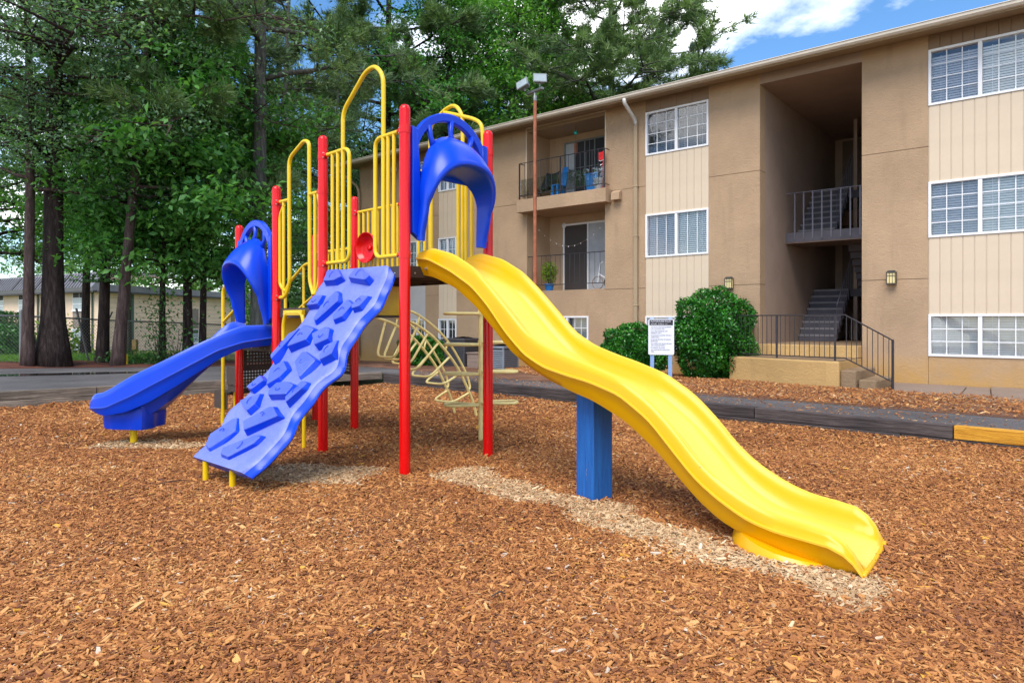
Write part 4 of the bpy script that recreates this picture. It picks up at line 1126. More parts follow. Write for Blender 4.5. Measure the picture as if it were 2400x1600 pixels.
for k, (sc, zk) in enumerate(((1.12, None), (1.07, .30), (1.03, .72), (1.0, 1.0))):
    ring = []
    for j in range(28):
        ca_, sa_ = math.cos(2 * math.pi * j / 28), math.sin(2 * math.pi * j / 28)
        L_ = 2.96 + .30 * ca_; zt_ = float(np.interp(L_, LZ, BOT)) + .006
        ring.append(E0 + SD_ * (2.96 + .30 * sc * ca_) + SB * (-.07 + .285 * sc * sa_) + Vector((0, 0, -.06 if zk is None else zt_ * zk)))
    fr.append(ring)
m.grid(fr, wrap_u=True); m.add(fr[-1], [tuple(range(28))]); m.build('slide_foot', 'yellow_plastic', sl, smooth=True, angle=60)
b_ = MB(); b_.lathe([(.013, 0), (.011, .008), (.0, .012)], E0 + SD_ * .05 - SB * .306 + Vector((0, 0, 1.655)), 10, axis=-SB); b_.build('bolt', 'bolt_steel', sl)
# blue timber prop under the slide
pp = E0 + SD_ * 1.575 + SB * -.02
m = MB(); ang = .62; w = .088
corn = [(math.cos(ang + k * math.pi / 2 + math.pi / 4) * w * math.sqrt(2), math.sin(ang + k * math.pi / 2 + math.pi / 4) * w * math.sqrt(2)) for k in range(4)]
m.prism(corn, lambda u, v, q: pp + Vector((u, v, q)), -.1, .775)
o = m.build('timber_prop', 'blue_painted_wood', ps, bevel=.007); o['label'] = 'chipped blue square timber prop'

# ---- blue curved slide
AC = Vector((-3.62, 8.08, 0)); AR = 1.17
bl_rim_o = [(0, 1.19), (12, 1.183), (18, 1.128), (29, .998), (42, .825), (52, .704), (62, .560), (66, .520), (70, .525), (73, .47)]
bl_seam = [(0, 1.055), (12, 1.015), (21, .94), (40, .671), (52, .505), (63, .385), (70, .375), (73, .37)]
bl_bot = [(0, .976), (12, .951), (20, .861), (29, .712), (37, .578), (46, .440), (55, .345), (64, .300), (70, .325), (73, .335)]
bl_bed = [(0, 1.05), (12, 1.025), (20, .94), (29, .79), (37, .655), (46, .52), (55, .425), (64, .375), (70, .365), (73, .365)]
bl_rim_i = [(0, 1.20), (7, 1.225), (12, 1.20), (18, 1.12), (29, .93), (42, .735), (52, .60), (62, .50), (70, .455), (73, .42)]
def sm_tab(tb, x):
    xs = np.linspace(0, 73, 300); raw = np.interp(xs, [p[0] for p in tb], [p[1] for p in tb]); k = np.ones(15) / 15
    pad = np.concatenate([np.full(7, raw[0]), raw, np.full(7, raw[-1])]); return float(np.interp(x, xs, np.convolve(pad, k, 'valid')))
rows = []
for ph in np.linspace(0, 73, 56):
    ro, s, b, d, ri = (sm_tab(t_, ph) for t_ in (bl_rim_o, bl_seam, bl_bot, bl_bed, bl_rim_i))
    th = R(229.5 - ph); rn = Vector((math.sin(th), -math.cos(th), 0)); c0 = AC - rn * AR
    prof = [(.275, b), (.292, b + (s - b) * .5), (.300, s - .010), (.309, s - .002), (.309, s + .004), (.300, s + .009), (.295, s + (ro - s) * .6), (.290, ro - .012), (.277, ro), (.262, ro - .012), (.246, ro - (ro - d) * .5), (.20, d + (ro - d) * .14), (.14, d + .004), (0, d), (-.14, d + .004), (-.20, d + (ri - d) * .14), (-.238, ri - (ri - d) * .5), (-.254, ri - .012), (-.274, ri), (-.292, ri - .012), (-.30, s + (ri - s) * .5), (-.285, b + (s - b) * .5), (-.25, b)]
    if ph > 66:      # the exit lip rolls under
        e_ = ((ph - 66) / 7) ** 2; zm = d - .005; prof = [(u * (1 - .14 * e_), zm + (z_ - zm) * (1 - .30 * e_)) for u, z_ in prof]
    rows.append([c0 - rn * u + Vector((0, 0, z)) for u, z in prof])
m = MB(); m.grid(rows, wrap_u=True); m.add(rows[0], [tuple(range(23))]); m.add(rows[-1], [tuple(range(23))])
bs = m.build('curved_slide', 'sheen_worn_blue_plastic', ps, smooth=True, angle=55); set_sheen_wear(bs, [0, 0, .05, .55, .55, .05, 0, .25, .8, .4, .1, .2, .35, .4, .35, .2, .1, .4, .8, .25, 0, 0, 0] * len(rows)); bs['label'] = 'short blue slide curving away'  # pale sheen painted along the rims, seam and bed
# fluted base below the exit and the keel that joins them
def arcp(ph, off, z):
    th = R(229.5 - ph); rn = Vector((math.sin(th), -math.cos(th), 0)); return AC - rn * (AR + off) + Vector((0, 0, z))
m = MB(); base = []
for (z, k) in ((.155, .97), (.17, 1.0), (.30, 1.03), (.42, .98)):
    ring = []
    for j in range(48):
        a = 2 * math.pi * j / 48; fl_ = 1 + .035 * (1 if (j // 3) % 2 else -1)
        ring.append(arcp(59.5 + 10.5 * k * fl_ * max(-1, min(1, 1.35 * math.cos(a))), .205 * k * fl_ * max(-1, min(1, 1.35 * math.sin(a))) - .02, z))
    base.append(ring)
m.grid(base, wrap_u=True); m.add(base[0], [tuple(range(48))]); m.build('slide_base', 'blue_plastic', bs, smooth=True, angle=40)
m = MB(); keel = []
for ph in np.linspace(22, 60, 20):
    b = sm_tab(bl_bot, ph); dp = .02 + .10 * max(0, math.sin((ph - 22) / 46 * math.pi * .62))
    keel.append([arcp(ph, .20, b + .03), arcp(ph, .12, b - dp), arcp(ph, -.12, b - dp), arcp(ph, -.20, b + .03)])
m.grid(keel); m.build('slide_keel', 'blue_plastic', bs, smooth=True, angle=50)
m = MB(); q = arcp(58.5, .05, 0); m.lathe([(.033, -.1), (.033, .15)], q, 16); m.build('slide_leg', 'yellow_paint', bs, smooth=True, angle=50)

# ---- blue climbing wall
CA, CB, CC, CD = Vector((-1.68, 6.30, 1.685)), Vector((-.99, 5.615, 1.675)), Vector((-2.484, 5.30, .175)), Vector((-1.845, 4.735, .165))
cn_ = (CB - CA).cross(CC - CA).normalized()
if cn_.y > 0: cn_ = -cn_
def wav(u, v): return .012 * math.sin(v * 19.5 + 1.2 * u + .4) + .007 * math.sin(v * 31 + 2.1)
def CL(u, v, w=0.0, flat=False):
    p = CA.lerp(CB, u).lerp(CC.lerp(CD, u), v)
    sag = -.055 * math.sin(math.pi * v) + (.07 * max(0, .06 - v) / .06 if False else 0)
    return p + cn_ * (w + sag + (0 if flat else wav(u, v)))
def edge_r(v): return .990 + .032 * math.sin(v * 17.5 - 1.2) + .018 * math.sin(v * 41)
def edge_l(v): return .010 + .034 * math.sin(v * 18.5 + 2.6) + .015 * math.sin(v * 37 + 1)
cw_ = None
NV = 96; front = []; back = []
for i in range(NV + 1):
    v = i / NV; ul, ur = edge_l(v), edge_r(v)
    us = [ul, ul + .02] + [ul + (ur - ul) * k / 14 for k in range(1, 14)] + [ur - .02, ur]
    front.append([CL(u, v, .0 if 0 < j < len(us) - 1 else -.016) for j, u in enumerate(us)])
    back.append([ul, ur])
m = MB(); m.grid(front)
side = []
for i in range(NV + 1):
    v = i / NV; ul, ur = back[i]; ex = .055
    side.append([CL(ul, v, -.016), CL(ul - .008, v, -.045), CL(ul - .012, v, -.055), CL(ul, v, -.10), CL(ul + .05, v, -.105), CL(ur - .05, v, -.092), CL(ur + .02, v, -.088), CL(ur + .055, v, -.064), CL(ur + .050, v, -.050), CL(ur + .028, v, -.040), CL(ur, v, -.016)])
s_off = len(m.f)
m.grid(side, mi=1)
m.add([front[0][0]] + list(reversed(side[0][0:10])), [tuple(range(11))], 1) if False else None
m.add(front[0] + side[0][::-1], [tuple(range(len(front[0]) + len(side[0])))], 1); m.add(front[-1] + side[-1][::-1], [tuple(range(len(front[-1]) + len(side[-1])))], 1)
cw_ = m.build('climbing_wall', ['sheen_scuffed_blue_plastic', 'blue_plastic'], ps, smooth=True, angle=45)
cw_['label'] = 'blue climbing ramp with scuffs and painted sky sheen'
GRIPS = [[(.02, .008), (.2, .007), (.38, .06), (.28, .08), (.11, .081)], [(.49, .012), (.59, .011), (.83, .063), (.8, .087), (.51, .068)],
[(.03, .151), (.19, .149), (.23, .206), (.05, .213)], [(.37, .128), (.44, .14), (.54, .19), (.38, .295), (.33, .287), (.31, .215)],
[(.65, .176), (.78, .202), (.77, .271), (.67, .291), (.62, .266)], [(.83, .158), (.95, .16), (.94, .22), (.85, .231), (.82, .215)],
[(.06, .368), (.18, .336), (.11, .511), (.05, .492)], [(.24, .32), (.45, .34), (.48, .404), (.25, .444), (.24, .423)],
[(.62, .327), (.71, .338), (.82, .392), (.67, .425), (.52, .372)], [(.85, .391), (.90, .383), (.98, .455), (.87, .488), (.82, .467), (.80, .422)],
[(.44, .448), (.51, .447), (.78, .486), (.72, .574), (.48, .506)], [(.26, .503), (.43, .542), (.44, .591), (.33, .633), (.19, .553)],
[(.08, .591), (.25, .617), (.16, .67), (.05, .66)], [(.46, .617), (.59, .605), (.74, .614), (.77, .666), (.52, .682), (.47, .658)],
[(.83, .592), (.93, .598), (.95, .63), (.87, .7), (.81, .679)], [(.22, .691), (.32, .675), (.41, .727), (.37, .766), (.13, .729)],
[(.62, .724), (.67, .722), (.88, .76), (.56, .847), (.44, .812)], [(.16, .806), (.22, .799), (.36, .853), (.23, .953), (.13, .942), (.05, .896)],
[(.73, .85), (.82, .851), (.80, .886), (.65, .964), (.5, .961), (.46, .937)]]
for gi, g_ in enumerate(GRIPS):
    cu_ = sum(p[0] for p in g_) / len(g_); cv_ = sum(p[1] for p in g_) / len(g_)
    g_ = [(cu_ + (u - cu_) * .98, cv_ + (v - cv_) * .98) for u, v in g_]
    m = MB(); n = len(g_); H = .050
    # the lower / right flank is steep, the upper flank ramps out of the sheet
    lo = [(u, v) for u, v in g_]; base = []
    for u, v in g_:
        du, dv = u - cu_, v - cv_
        base.append((u + du * .16 + (.015 if du > 0 else -.01), v + dv * .16 + (.006 if dv > 0 else -.012)))
    top = [CL(u, v, H * (1.0 if v > cv_ - .02 else .62), True) + cn_ * wav(cu_, cv_) for u, v in g_]
    ch = [CL(cu_ + (u - cu_) * 1.035, cv_ + (v - cv_) * 1.035, H * (.90 if v > cv_ - .02 else .52), True) + cn_ * wav(cu_, cv_) for u, v in g_]
    bt = [CL(u, v, -.03) for u, v in base]
    m.add(top, [tuple(range(n))], 0)
    m.add(top + ch, [(i, (i + 1) % n, n + (i + 1) % n, n + i) for i in range(n)], 0)
    fcs = [(i, (i + 1) % n, n + (i + 1) % n, n + i) for i in range(n)]
    m.add(ch + bt, fcs, 1)
    # small incised mark on the tread face
    o = m.build('climbing_grip', ['sheen_scuffed_blue_grip', 'blue_plastic'], cw_, bevel=.011)
    mk = MB(); r0 = random.uniform(0, 6.28)
    pts = [CL(cu_ + .035 * math.cos(r0 + a * 1.9) * (1 - .2 * a), cv_ + .017 * math.sin(r0 + a * 1.9), H * .82 + .0, True) + cn_ * (wav(cu_, cv_) + .0085) for a in np.linspace(0, 1.4, 7)]
    mk.tube(pts, .0028, 5); mk.build('tread_mark', 'blue_plastic', cw_)
for q in (Vector((-2.32, 5.17, 0)), Vector((-2.03, 4.955, 0))):
    m = MB(); m.lathe([(.0215, -.1), (.0215, .17)], q, 12); m.build('ramp_leg', 'yellow_paint', cw_, smooth=True, angle=50)

# ---- loop arch climber on the far side
QZ = [(1.40, 1.29), (1.1, 1.215), (.95, 1.150), (.75, 1.035), (.55, .866), (.354, .660), (.193, .420), (.069, .20), (-.02, -.06)]
F1 = Vector((-.75, 9.0, 0)); F2 = Vector((-.45, 8.72, 0)); BV = Vector((.65, .76, 0))
def rail(F, q, dz=0): return F - BV * q + Vector((0, 0, float(np.interp(-q, [-p[0] for p in QZ], [p[1] for p in QZ])) + dz))
qs = [p[0] for p in QZ]
m = MB(); m.tube(smooth_path([rail(F1, q) for q in qs], 5), .0175, 10)
lc = m.build('loop_climber', 'faded_yellow_paint', ps, smooth=True, angle=50)
m = MB(); m.tube(smooth_path([rail(F2, q) for q in qs], 5), .0175, 10); m.build('rail', 'faded_yellow_paint', lc, smooth=True, angle=50)
for F in (F1, F2):
    hp = [rail(F, 1.38, .10), rail(F, 1.1, .125), rail(F, .85, .135), rail(F, .62, .15), rail(F, .45, .155), rail(F, .28, .15), rail(F, .17, .15), rail(F, .125, .10), rail(F, .15, .02)]
    m = MB(); m.tube(smooth_path(hp, 5), .0145, 9); h_ = m.build('hand_rail', 'faded_yellow_paint', lc, smooth=True, angle=50)
    for q in (1.0, .55):
        m = MB(); m.tube([rail(F, q), rail(F, q - .03, .14)], .012, 8); m.build('strut', 'faded_yellow_paint', h_, smooth=True)
cm = (F1 + F2) / 2
for q in (1.16, 1.0, .84, .67, .48, .30, .14):
    # U loop hanging square to the rails
    a, b = rail(F1, q), rail(F2, q); tg = (rail(F1, q - .05) - rail(F1, q + .05)).normalized(); ac = (b - a).normalized(); dn = tg.cross(ac)
    if dn.z > 0: dn = -dn
    dep = .44 if q > .6 else (.38 if q > .35 else .28)
    low = dn * dep - tg * .04
    ins = ac * .02
    pts = fillet([a, a + low + ins, b + low - ins, b], .10, 6)
    m = MB(); m.tube(pts, .0145, 9); m.build('loop_rung', 'faded_yellow_paint', lc, smooth=True, angle=50)
# ---- pole with flat loops to climb
pc = Vector((-.32, 6.98, 0))
m = MB(); m.lathe([(.0225, -.1), (.0225, 1.72), (.015, 1.745), (.0, 1.75)], pc, 14); pole = m.build('loop_pole', 'faded_yellow_paint', ps, smooth=True, angle=50)
for z, sides in ((1.317, (-1, 1)), (1.0, (-1, 1)), (.70, (-1, 1)), (.384, (-1, 1))):
    for s in sides:
        ex = Vector((1, .12 * s, 0)).normalized() * s; ey = Vector((0, 1, 0))
        ring = [pc + ex * .02 + ey * -.03, pc + ex * .20 + ey * -.10, pc + ex * .34 + ey * -.10, pc + ex * .375 + ey * .0, pc + ex * .34 + ey * .11, pc + ex * .20 + ey * .11, pc + ex * .02 + ey * .03]
        m = MB(); m.tube([p + Vector((0, 0, z + .012 * s)) for p in smooth_path(ring, 5)], .0155, 9); m.build('step_loop', 'faded_yellow_paint', pole, smooth=True, angle=50)
    m = MB(); m.lathe([(.029, -.03), (.031, 0), (.029, .03)], pc + Vector((0, 0, z)), 14); m.build('collar', 'faded_yellow_paint', pole, smooth=True, angle=50)
m = MB(); m.tube(fillet([PG(.62, BW + .01, 1.62), PG(.62, BW + .40, 1.66), pc + Vector((0, 0, 1.66))], .05), .0175, 8); m.build('brace', 'faded_yellow_paint', pole, smooth=True)
# ================================================================== things between path and building
# ---- rules sign
sg_c = Vector((2.96, 13.55, -.03))
sx = Vector((.985, -.17, 0)).normalized(); sy = Vector((.17, .985, 0)).normalized()
def SG(x, y, z): return sg_c + sx * x + sy * y + Vector((0, 0, z))
sign = thing('rules_sign', sg_c, 'white playground rules board on two pale blue posts', 'sign')
for x in (-.175, .175):
    m = MB(); m.box((x - .038, .0, -.1), (x + .038, .06, 1.315), SG); m.box((x - .036, -.012, 1.29), (x + .036, .062, 1.325), SG) ; m.build('sign_post', 'sign_post_blue', sign, bevel=.004)
m = MB()
def rrect(w, h, r, n=5):
    out = []
    for cx_, cy_, a in ((w / 2 - r, h / 2 - r, 0), (-w / 2 + r, h / 2 - r, 90), (-w / 2 + r, -h / 2 + r, 180), (w / 2 - r, -h / 2 + r, 270)):
        out += [(cx_ + r * math.cos(R(a + 90 * k / n)), cy_ + r * math.sin(R(a + 90 * k / n))) for k in range(n + 1)]
    return out
m.prism(rrect(.50, .71, .03), lambda u, v, q: SG(u, q, .945 + v), -.014, -.002); bd = m.build('sign_board', 'sign_white', sign)
m = MB(); m.box((-.228, -.0165, 1.175), (.228, -.0142, 1.282), SG); m.build('sign_header', 'sign_black', sign)
def text_obj(body, x, z, size, mat, width=None, parent=sign):
    cu = bpy.data.curves.new('lettering', 'FONT'); cu.body = body; cu.size = size; cu.extrude = .0006; cu.resolution_u = 2
    tmp = bpy.data.objects.new('lettering_tmp', cu); COL.objects.link(tmp)
    dg = bpy.context.evaluated_depsgraph_get(); dg.update()
    me = bpy.data.meshes.new_from_object(tmp.evaluated_get(dg))
    bpy.data.objects.remove(tmp)
    xs = [v.co.x for v in me.vertices]; wd = max(xs) - min(xs) if xs else 1
    k = (width / wd) if width else 1.0
    o0 = origin_of(parent)
    for v in me.vertices:
        p = SG(x + (v.co.x - min(xs)) * k, -.0175 - v.co.z, z + v.co.y); v.co = p - o0
    me.materials.clear(); me.materials.append(MATS[mat])
    o = bpy.data.objects.new('lettering', me); COL.objects.link(o); o.parent = parent; ORG[o.name] = o0
    return o
text_obj('PLAYGROUND RULES', -.20, 1.237, .046, 'sign_white', .385)
text_obj('HOURS: 10:00am - 5/ *', -.20, 1.188, .036, 'sign_white', .335)
lines = [(1.130, 'USE OF PLAYGROUND EQUIPMENT', .40), (1.092, 'IS AT YOUR OWN RISK.', .27), (1.048, 'PLAY AREA RESERVED FOR', .325), (1.011, 'RESIDENTS ONLY.', .21), (.966, 'NO CHILDREN ALLOWED WITHOUT', .40), (.929, 'SUPERVISION.', .165), (.884, 'NO ROUGH PLAYING OR YELLING', .385), (.848, 'PERMITTED.', .14), (.803, 'NO JUMPING OFF SLIDING BOARD', .40), (.766, 'AND OTHER EQUIPMENT.', .28), (.723, 'NO ANIMALS ALLOWED.', .275), (.680, 'NO GLASS OR BOTTLES IN PLAY', .37), (.645, 'AREA.', .065)]
for z, t_, w in lines: text_obj(t_, -.20, z, .027, 'sign_black', w)

# ---- light pole
lp = Vector((.585, 17.4, -.05))
pole_o = thing('light_pole', lp, 'rusty pole with two floodlight heads rising before the balconies', 'light pole')
m = MB(); m.lathe([(.056, -.1), (.056, 2.9), (.050, 2.98), (.047, 3.05), (.044, 6.9)], lp, 14); m.build('pole', 'rust_pole', pole_o, smooth=True, angle=50)
m = MB(); m.lathe([(.05, 6.88), (.05, 7.0), (.035, 7.02), (.035, 7.12)], lp, 12); m.build('pole_cap', 'galvanised', pole_o, smooth=True, angle=50)
m = MB(); ad = Vector((.62, -.78, 0)).normalized()
def LPF(x, y, z): return lp + ad * x + Vector((-ad.y, ad.x, 0)) * y + Vector((0, 0, z))
m.box((-.30, -.045, 7.10), (.30, .045, 7.16), LPF); m.build('cross_arm', 'galvanised', pole_o, bevel=.005)
def flood(c, yaw, pitch, roll=0):
    rm = Matrix.Rotation(yaw, 4, 'Z') @ Matrix.Rotation(pitch, 4, 'X') @ Matrix.Rotation(roll, 4, 'Y')
    F = lambda x, y, z: c + (rm @ Vector((x, y, z))) * .78
    m = MB(); m.hexa([F(-.21, -.10, -.13), F(.21, -.10, -.13), F(.13, .14, -.08), F(-.13, .14, -.08), F(-.21, -.10, .13), F(.21, -.10, .13), F(.13, .14, .08), F(-.13, .14, .08)])
    m.box((-.225, -.125, -.145), (.225, -.101, .145), F)
    h = m.build('flood_head', 'galvanised', pole_o, bevel=.006)
    m = MB(); m.box((-.195, -.130, -.115), (.195, -.1255, .115), F); m.build('flood_glass', 'lamp_glass', h)
    m = MB(); m.tube([F(0, 0, -.1), F(0, .02, -.24)], .02, 6); m.build('bracket', 'galvanised', h)
flood(lp + Vector((.11, -.14, 7.38)), R(6), R(-8)); flood(lp + Vector((-.28, .10, 7.32)), R(-38), R(-12), R(-18))

# ---- air conditioning units
def ac_unit(c, yaw, w, d, h, mat, label, group=None):
    r = thing('ac_unit', c, label, 'air conditioner', group)
    rm = Matrix.Rotation(yaw, 4, 'Z'); F = lambda x, y, z: Vector(c) + rm @ Vector((x, y, z))
    m = MB(); m.box((-w / 2 - .08, -d / 2 - .08, -.06), (w / 2 + .08, d / 2 + .08, .03), F); m.build('pad', 'walk_concrete', r)
    m = MB(); m.box((-w / 2 + .02, -d / 2 + .02, .032), (w / 2 - .02, d / 2 - .02, h - .05), F); m.build('core', 'ac_dark', r)
    m = MB()
    for x in (-w / 2, w / 2 - .05):
        for y in (-d / 2, d / 2 - .05): m.box((x, y, .031), (x + .05, y + .05, h - .04), F)
    m.box((-w / 2 - .01, -d / 2 - .01, h - .06), (w / 2 + .01, d / 2 + .01, h), F); m.build('case', mat, r, bevel=.01)
    n = int((h - .14) / .05)
    for k in range(n):
        z = .07 + k * .05; m = MB()
        m.hexa([F(-w / 2 + .05, -d / 2 - .004, z), F(w / 2 - .05, -d / 2 - .004, z), F(w / 2 - .05, -d / 2 + .019, z + .015), F(-w / 2 + .05, -d / 2 + .019, z + .015), F(-w / 2 + .05, -d / 2 - .004, z + .018), F(w / 2 - .05, -d / 2 - .004, z + .018), F(w / 2 - .05, -d / 2 + .019, z + .035), F(-w / 2 + .05, -d / 2 + .019, z + .035)])
        m.build('louvre', mat, r)
    m = MB()
    for k in range(n):
        z = .07 + k * .05
        m.box((w / 2 - .019, -d / 2 + .05, z), (w / 2 + .004, d / 2 - .05, z + .02), F)
    m.build('side_louvres', mat, r)['kind'] = 'stuff'
    m = MB()
    for k in range(5): m.lathe([(.06 + k * .06, h + .005 + .04 - k * .008), (.07 + k * .06, h + .005 + .04 - k * .008)], F(0, 0, 0), 18)
    m.lathe([(.0, h + .05), (.06, h + .045), (.06, h + .03)], F(0, 0, 0), 12); m.build('fan_guard', 'black_iron', r)
    return r
ac_unit((-1.40, 19.6, -.12), R(-38), .78, .78, .86, 'ac_dark', 'tall black air conditioner by the wall seen behind the loop climber', 'air conditioners along the apartment wall')
ac_unit((-.28, 18.45, -.10), R(-38), .66, .66, .66, 'ac_grey', 'short grey louvred air conditioner by the wall below the yellow slide', 'air conditioners along the apartment wall')
wb = thing('wooden_box', (-.93, 18.5, -.12), 'small brown wooden cover box between the two air conditioners', 'box')
rm_ = Matrix.Rotation(R(-38), 4, 'Z'); F_ = lambda x, y, z: Vector((-.93, 18.5, -.12)) + rm_ @ Vector((x, y, z))
for k in range(4):
    m = MB(); m.box((-.2, -.2, .02 + k * .115), (.2, -.18, .02 + k * .115 + .108), F_); m.build('plank', 'box_wood', wb)
m = MB(); m.box((-.2, -.178, .0), (.2, .2, .47), F_); m.build('body', 'box_wood', wb); m = MB(); m.box((-.23, -.23, .472), (.23, .23, .50), F_); m.build('lid', 'box_wood', wb, bevel=.008)

# ---- balcony things
def simple_thing(name, loc, label, cat, builders, group=None):
    r = thing(name, loc, label, cat, group)
    for nm, mt, fn, sm in builders:
        m = MB(); fn(m); m.build(nm, mt, r, smooth=sm, angle=45 if sm else None)
    return r
def pt(s, d, z): return FC(s, d, z)
simple_thing('bucket', pt(7.50, .05, 4.65), 'white plastic bucket at the right end of the upper balcony', 'bucket', [
    ('bucket_body', 'white_plastic', lambda m: m.lathe([(.115, 0), (.14, .30), (.148, .30), (.148, .33), (.13, .33), (.11, .02)], pt(7.50, .05, 4.652), 18), True),
    ('bucket_handle', 'galvanised', lambda m: m.tube([pt(7.50, .05, 4.652) + Vector((.145 * math.cos(a), 0, .31 + .03 - .10 * math.sin(a))) for a in np.linspace(0, math.pi, 9)], .004, 5), True)])
simple_thing('toy_hoop', pt(7.28, -.08, 4.65), 'red toy basketball stand with white net cords at the corner of the upper balcony', 'toy', [
    ('stand_pole', 'red_plastic', lambda m: m.lathe([(.09, 0), (.09, .03), (.03, .05), (.028, 1.0)], pt(7.28, -.08, 4.652), 12), True),
    ('backboard', 'red_plastic', lambda m: m.box((7.22, -.13, 5.42), (7.40, -.10, 5.62), FC), False),
    ('net_cord', 'white_plastic', lambda m: [m.tube([pt(7.20 + .05 * (k % 2), -.19, 5.4 - k * .11), pt(7.30, -.22, 5.36 - k * .11), pt(7.36 - .05 * (k % 2), -.17, 5.4 - k * .11)], .008, 5) for k in range(6)], False)])
simple_thing('blue_chair', pt(9.05, .35, 4.65), 'bright blue folding chair leaning on the upper balcony', 'chair', [
    ('seat', 'sky_blue_plastic', lambda m: m.box((8.93, .18, 5.02), (9.17, .56, 5.05), FC), False),
    ('backrest', 'sky_blue_plastic', lambda m: m.hexa([FC(8.93, .55, 5.05), FC(9.17, .55, 5.05), FC(9.17, .58, 5.05), FC(8.93, .58, 5.05), FC(8.96, .72, 5.62), FC(9.14, .72, 5.62), FC(9.14, .75, 5.62), FC(8.96, .75, 5.62)]), False),
    ('leg', 'sky_blue_plastic', lambda m: m.box((8.93, .18, 4.652), (9.0, .24, 5.02), FC), False),
    ('leg', 'sky_blue_plastic', lambda m: m.box((9.1, .18, 4.652), (9.17, .24, 5.02), FC), False),
    ('leg', 'sky_blue_plastic', lambda m: m.box((9.0, .54, 4.652), (9.1, .60, 5.06), FC), False)])
simple_thing('camp_chair', pt(9.55, .45, 4.65), 'black sling chair at the left end of the upper balcony', 'chair', [
    ('sling', 'black_fabric', lambda m: m.grid([[FC(9.32 + .46 * u, .25 + .55 * v, 5.02 + .05 * math.sin(math.pi * u) * -1 + max(0, v - .45) * 1.0) for u in np.linspace(0, 1, 7)] for v in np.linspace(0, 1, 8)]), True),
    ('leg', 'black_iron', lambda m: m.tube([FC(9.32, .25, 4.66), FC(9.33, .82, 5.58)], .012, 6), True),
    ('leg', 'black_iron', lambda m: m.tube([FC(9.78, .25, 4.66), FC(9.78, .82, 5.58)], .012, 6), True),
    ('leg', 'black_iron', lambda m: m.tube([FC(9.32, .75, 4.66), FC(9.33, .22, 5.12)], .012, 6), True),
    ('leg', 'black_iron', lambda m: m.tube([FC(9.78, .75, 4.66), FC(9.78, .22, 5.12)], .012, 6), True)])
simple_thing('storage_bin', pt(7.82, .35, 4.65), 'light blue plastic bin behind the clear panel of the upper balcony', 'bin', [
    ('bin_body', 'sky_blue_plastic', lambda m: m.hexa([FC(7.66, .2, 4.66), FC(7.98, .2, 4.66), FC(7.98, .5, 4.66), FC(7.66, .5, 4.66), FC(7.62, .16, 5.16), FC(8.02, .16, 5.16), FC(8.02, .54, 5.16), FC(7.62, .54, 5.16)]), False),
    ('bin_rim', 'sky_blue_plastic', lambda m: m.box((7.60, .14, 5.161), (8.04, .56, 5.19), FC), False)])
simple_thing('wind_chime', pt(8.45, .35, 6.2), 'teal glass globe with rust chimes hanging from the upper recess ceiling', 'wind chime', [
    ('globe', 'teal_glass', lambda m: m.lathe([(.0, -.06), (.045, -.045), (.06, 0), (.045, .045), (.0, .06)], pt(8.45, .35, 6.42), 12), True),
    ('cord', 'black_iron', lambda m: m.tube([pt(8.45, .35, 6.12), pt(8.45, .35, 6.74)], .004, 5), False),
    ('chime_tube', 'rust_pole', lambda m: [m.tube([pt(8.41 + .04 * k, .35, 5.85 - .05 * (k % 2)), pt(8.41 + .04 * k, .35, 6.14)], .012, 6) for k in range(3)], False)])
wr = thing('wall_wreath', pt(9.15, 1.06, 5.45), 'dark twig wreath on the back wall of the upper balcony', 'wreath')
m = MB()
for k in range(90):
    a = random.uniform(0, 6.28); r_ = random.gauss(.17, .05); p = pt(9.05 + 1.6 * r_ * math.cos(a), 1.06 + random.uniform(-.05, .01), 5.42 + .7 * r_ * math.sin(a)); q = p + Vector((random.uniform(-.14, .14), random.uniform(-.05, .0), random.uniform(-.10, .12)))
    m.tube([p, q], .004, 4)
m.build('twigs', 'black_fabric', wr)['kind'] = 'stuff'
# lower balcony: pot plant, pale scooter, string of little lights
pp_ = thing('potted_shrub', pt(9.32, .30, 2.078), 'yellow-green potted shrub in a blue pot on the lower balcony', 'potted plant')
m = MB(); m.lathe([(.10, 0), (.135, .17), (.15, .17), (.15, .20), (.125, .20), (.10, .15)], pt(9.32, .30, 2.078), 16); m.build('pot', 'terracotta_blue', pp_, smooth=True, angle=40)
c0 = np.array(pt(9.32, .30, 2.60)); n = 900
q = rng.normal(size=(n, 3)); q /= np.linalg.norm(q, axis=1, keepdims=True); q *= (rng.uniform(0, 1, n) ** .45)[:, None]
leaf_cloud(c0 + q * np.array([.25, .25, .34]), .07, 'foliage', 'yellow_leaf', pp_)
m = MB()
for k in range(7): a = k * .9; m.tube([pt(9.32, .30, 2.2), Vector(c0) + Vector((.14 * math.cos(a), .14 * math.sin(a), .05 * k - .1))], .008, 5)
m.build('stem', 'brown_bark', pp_)
sc_ = pt(7.62, .42, 2.08)
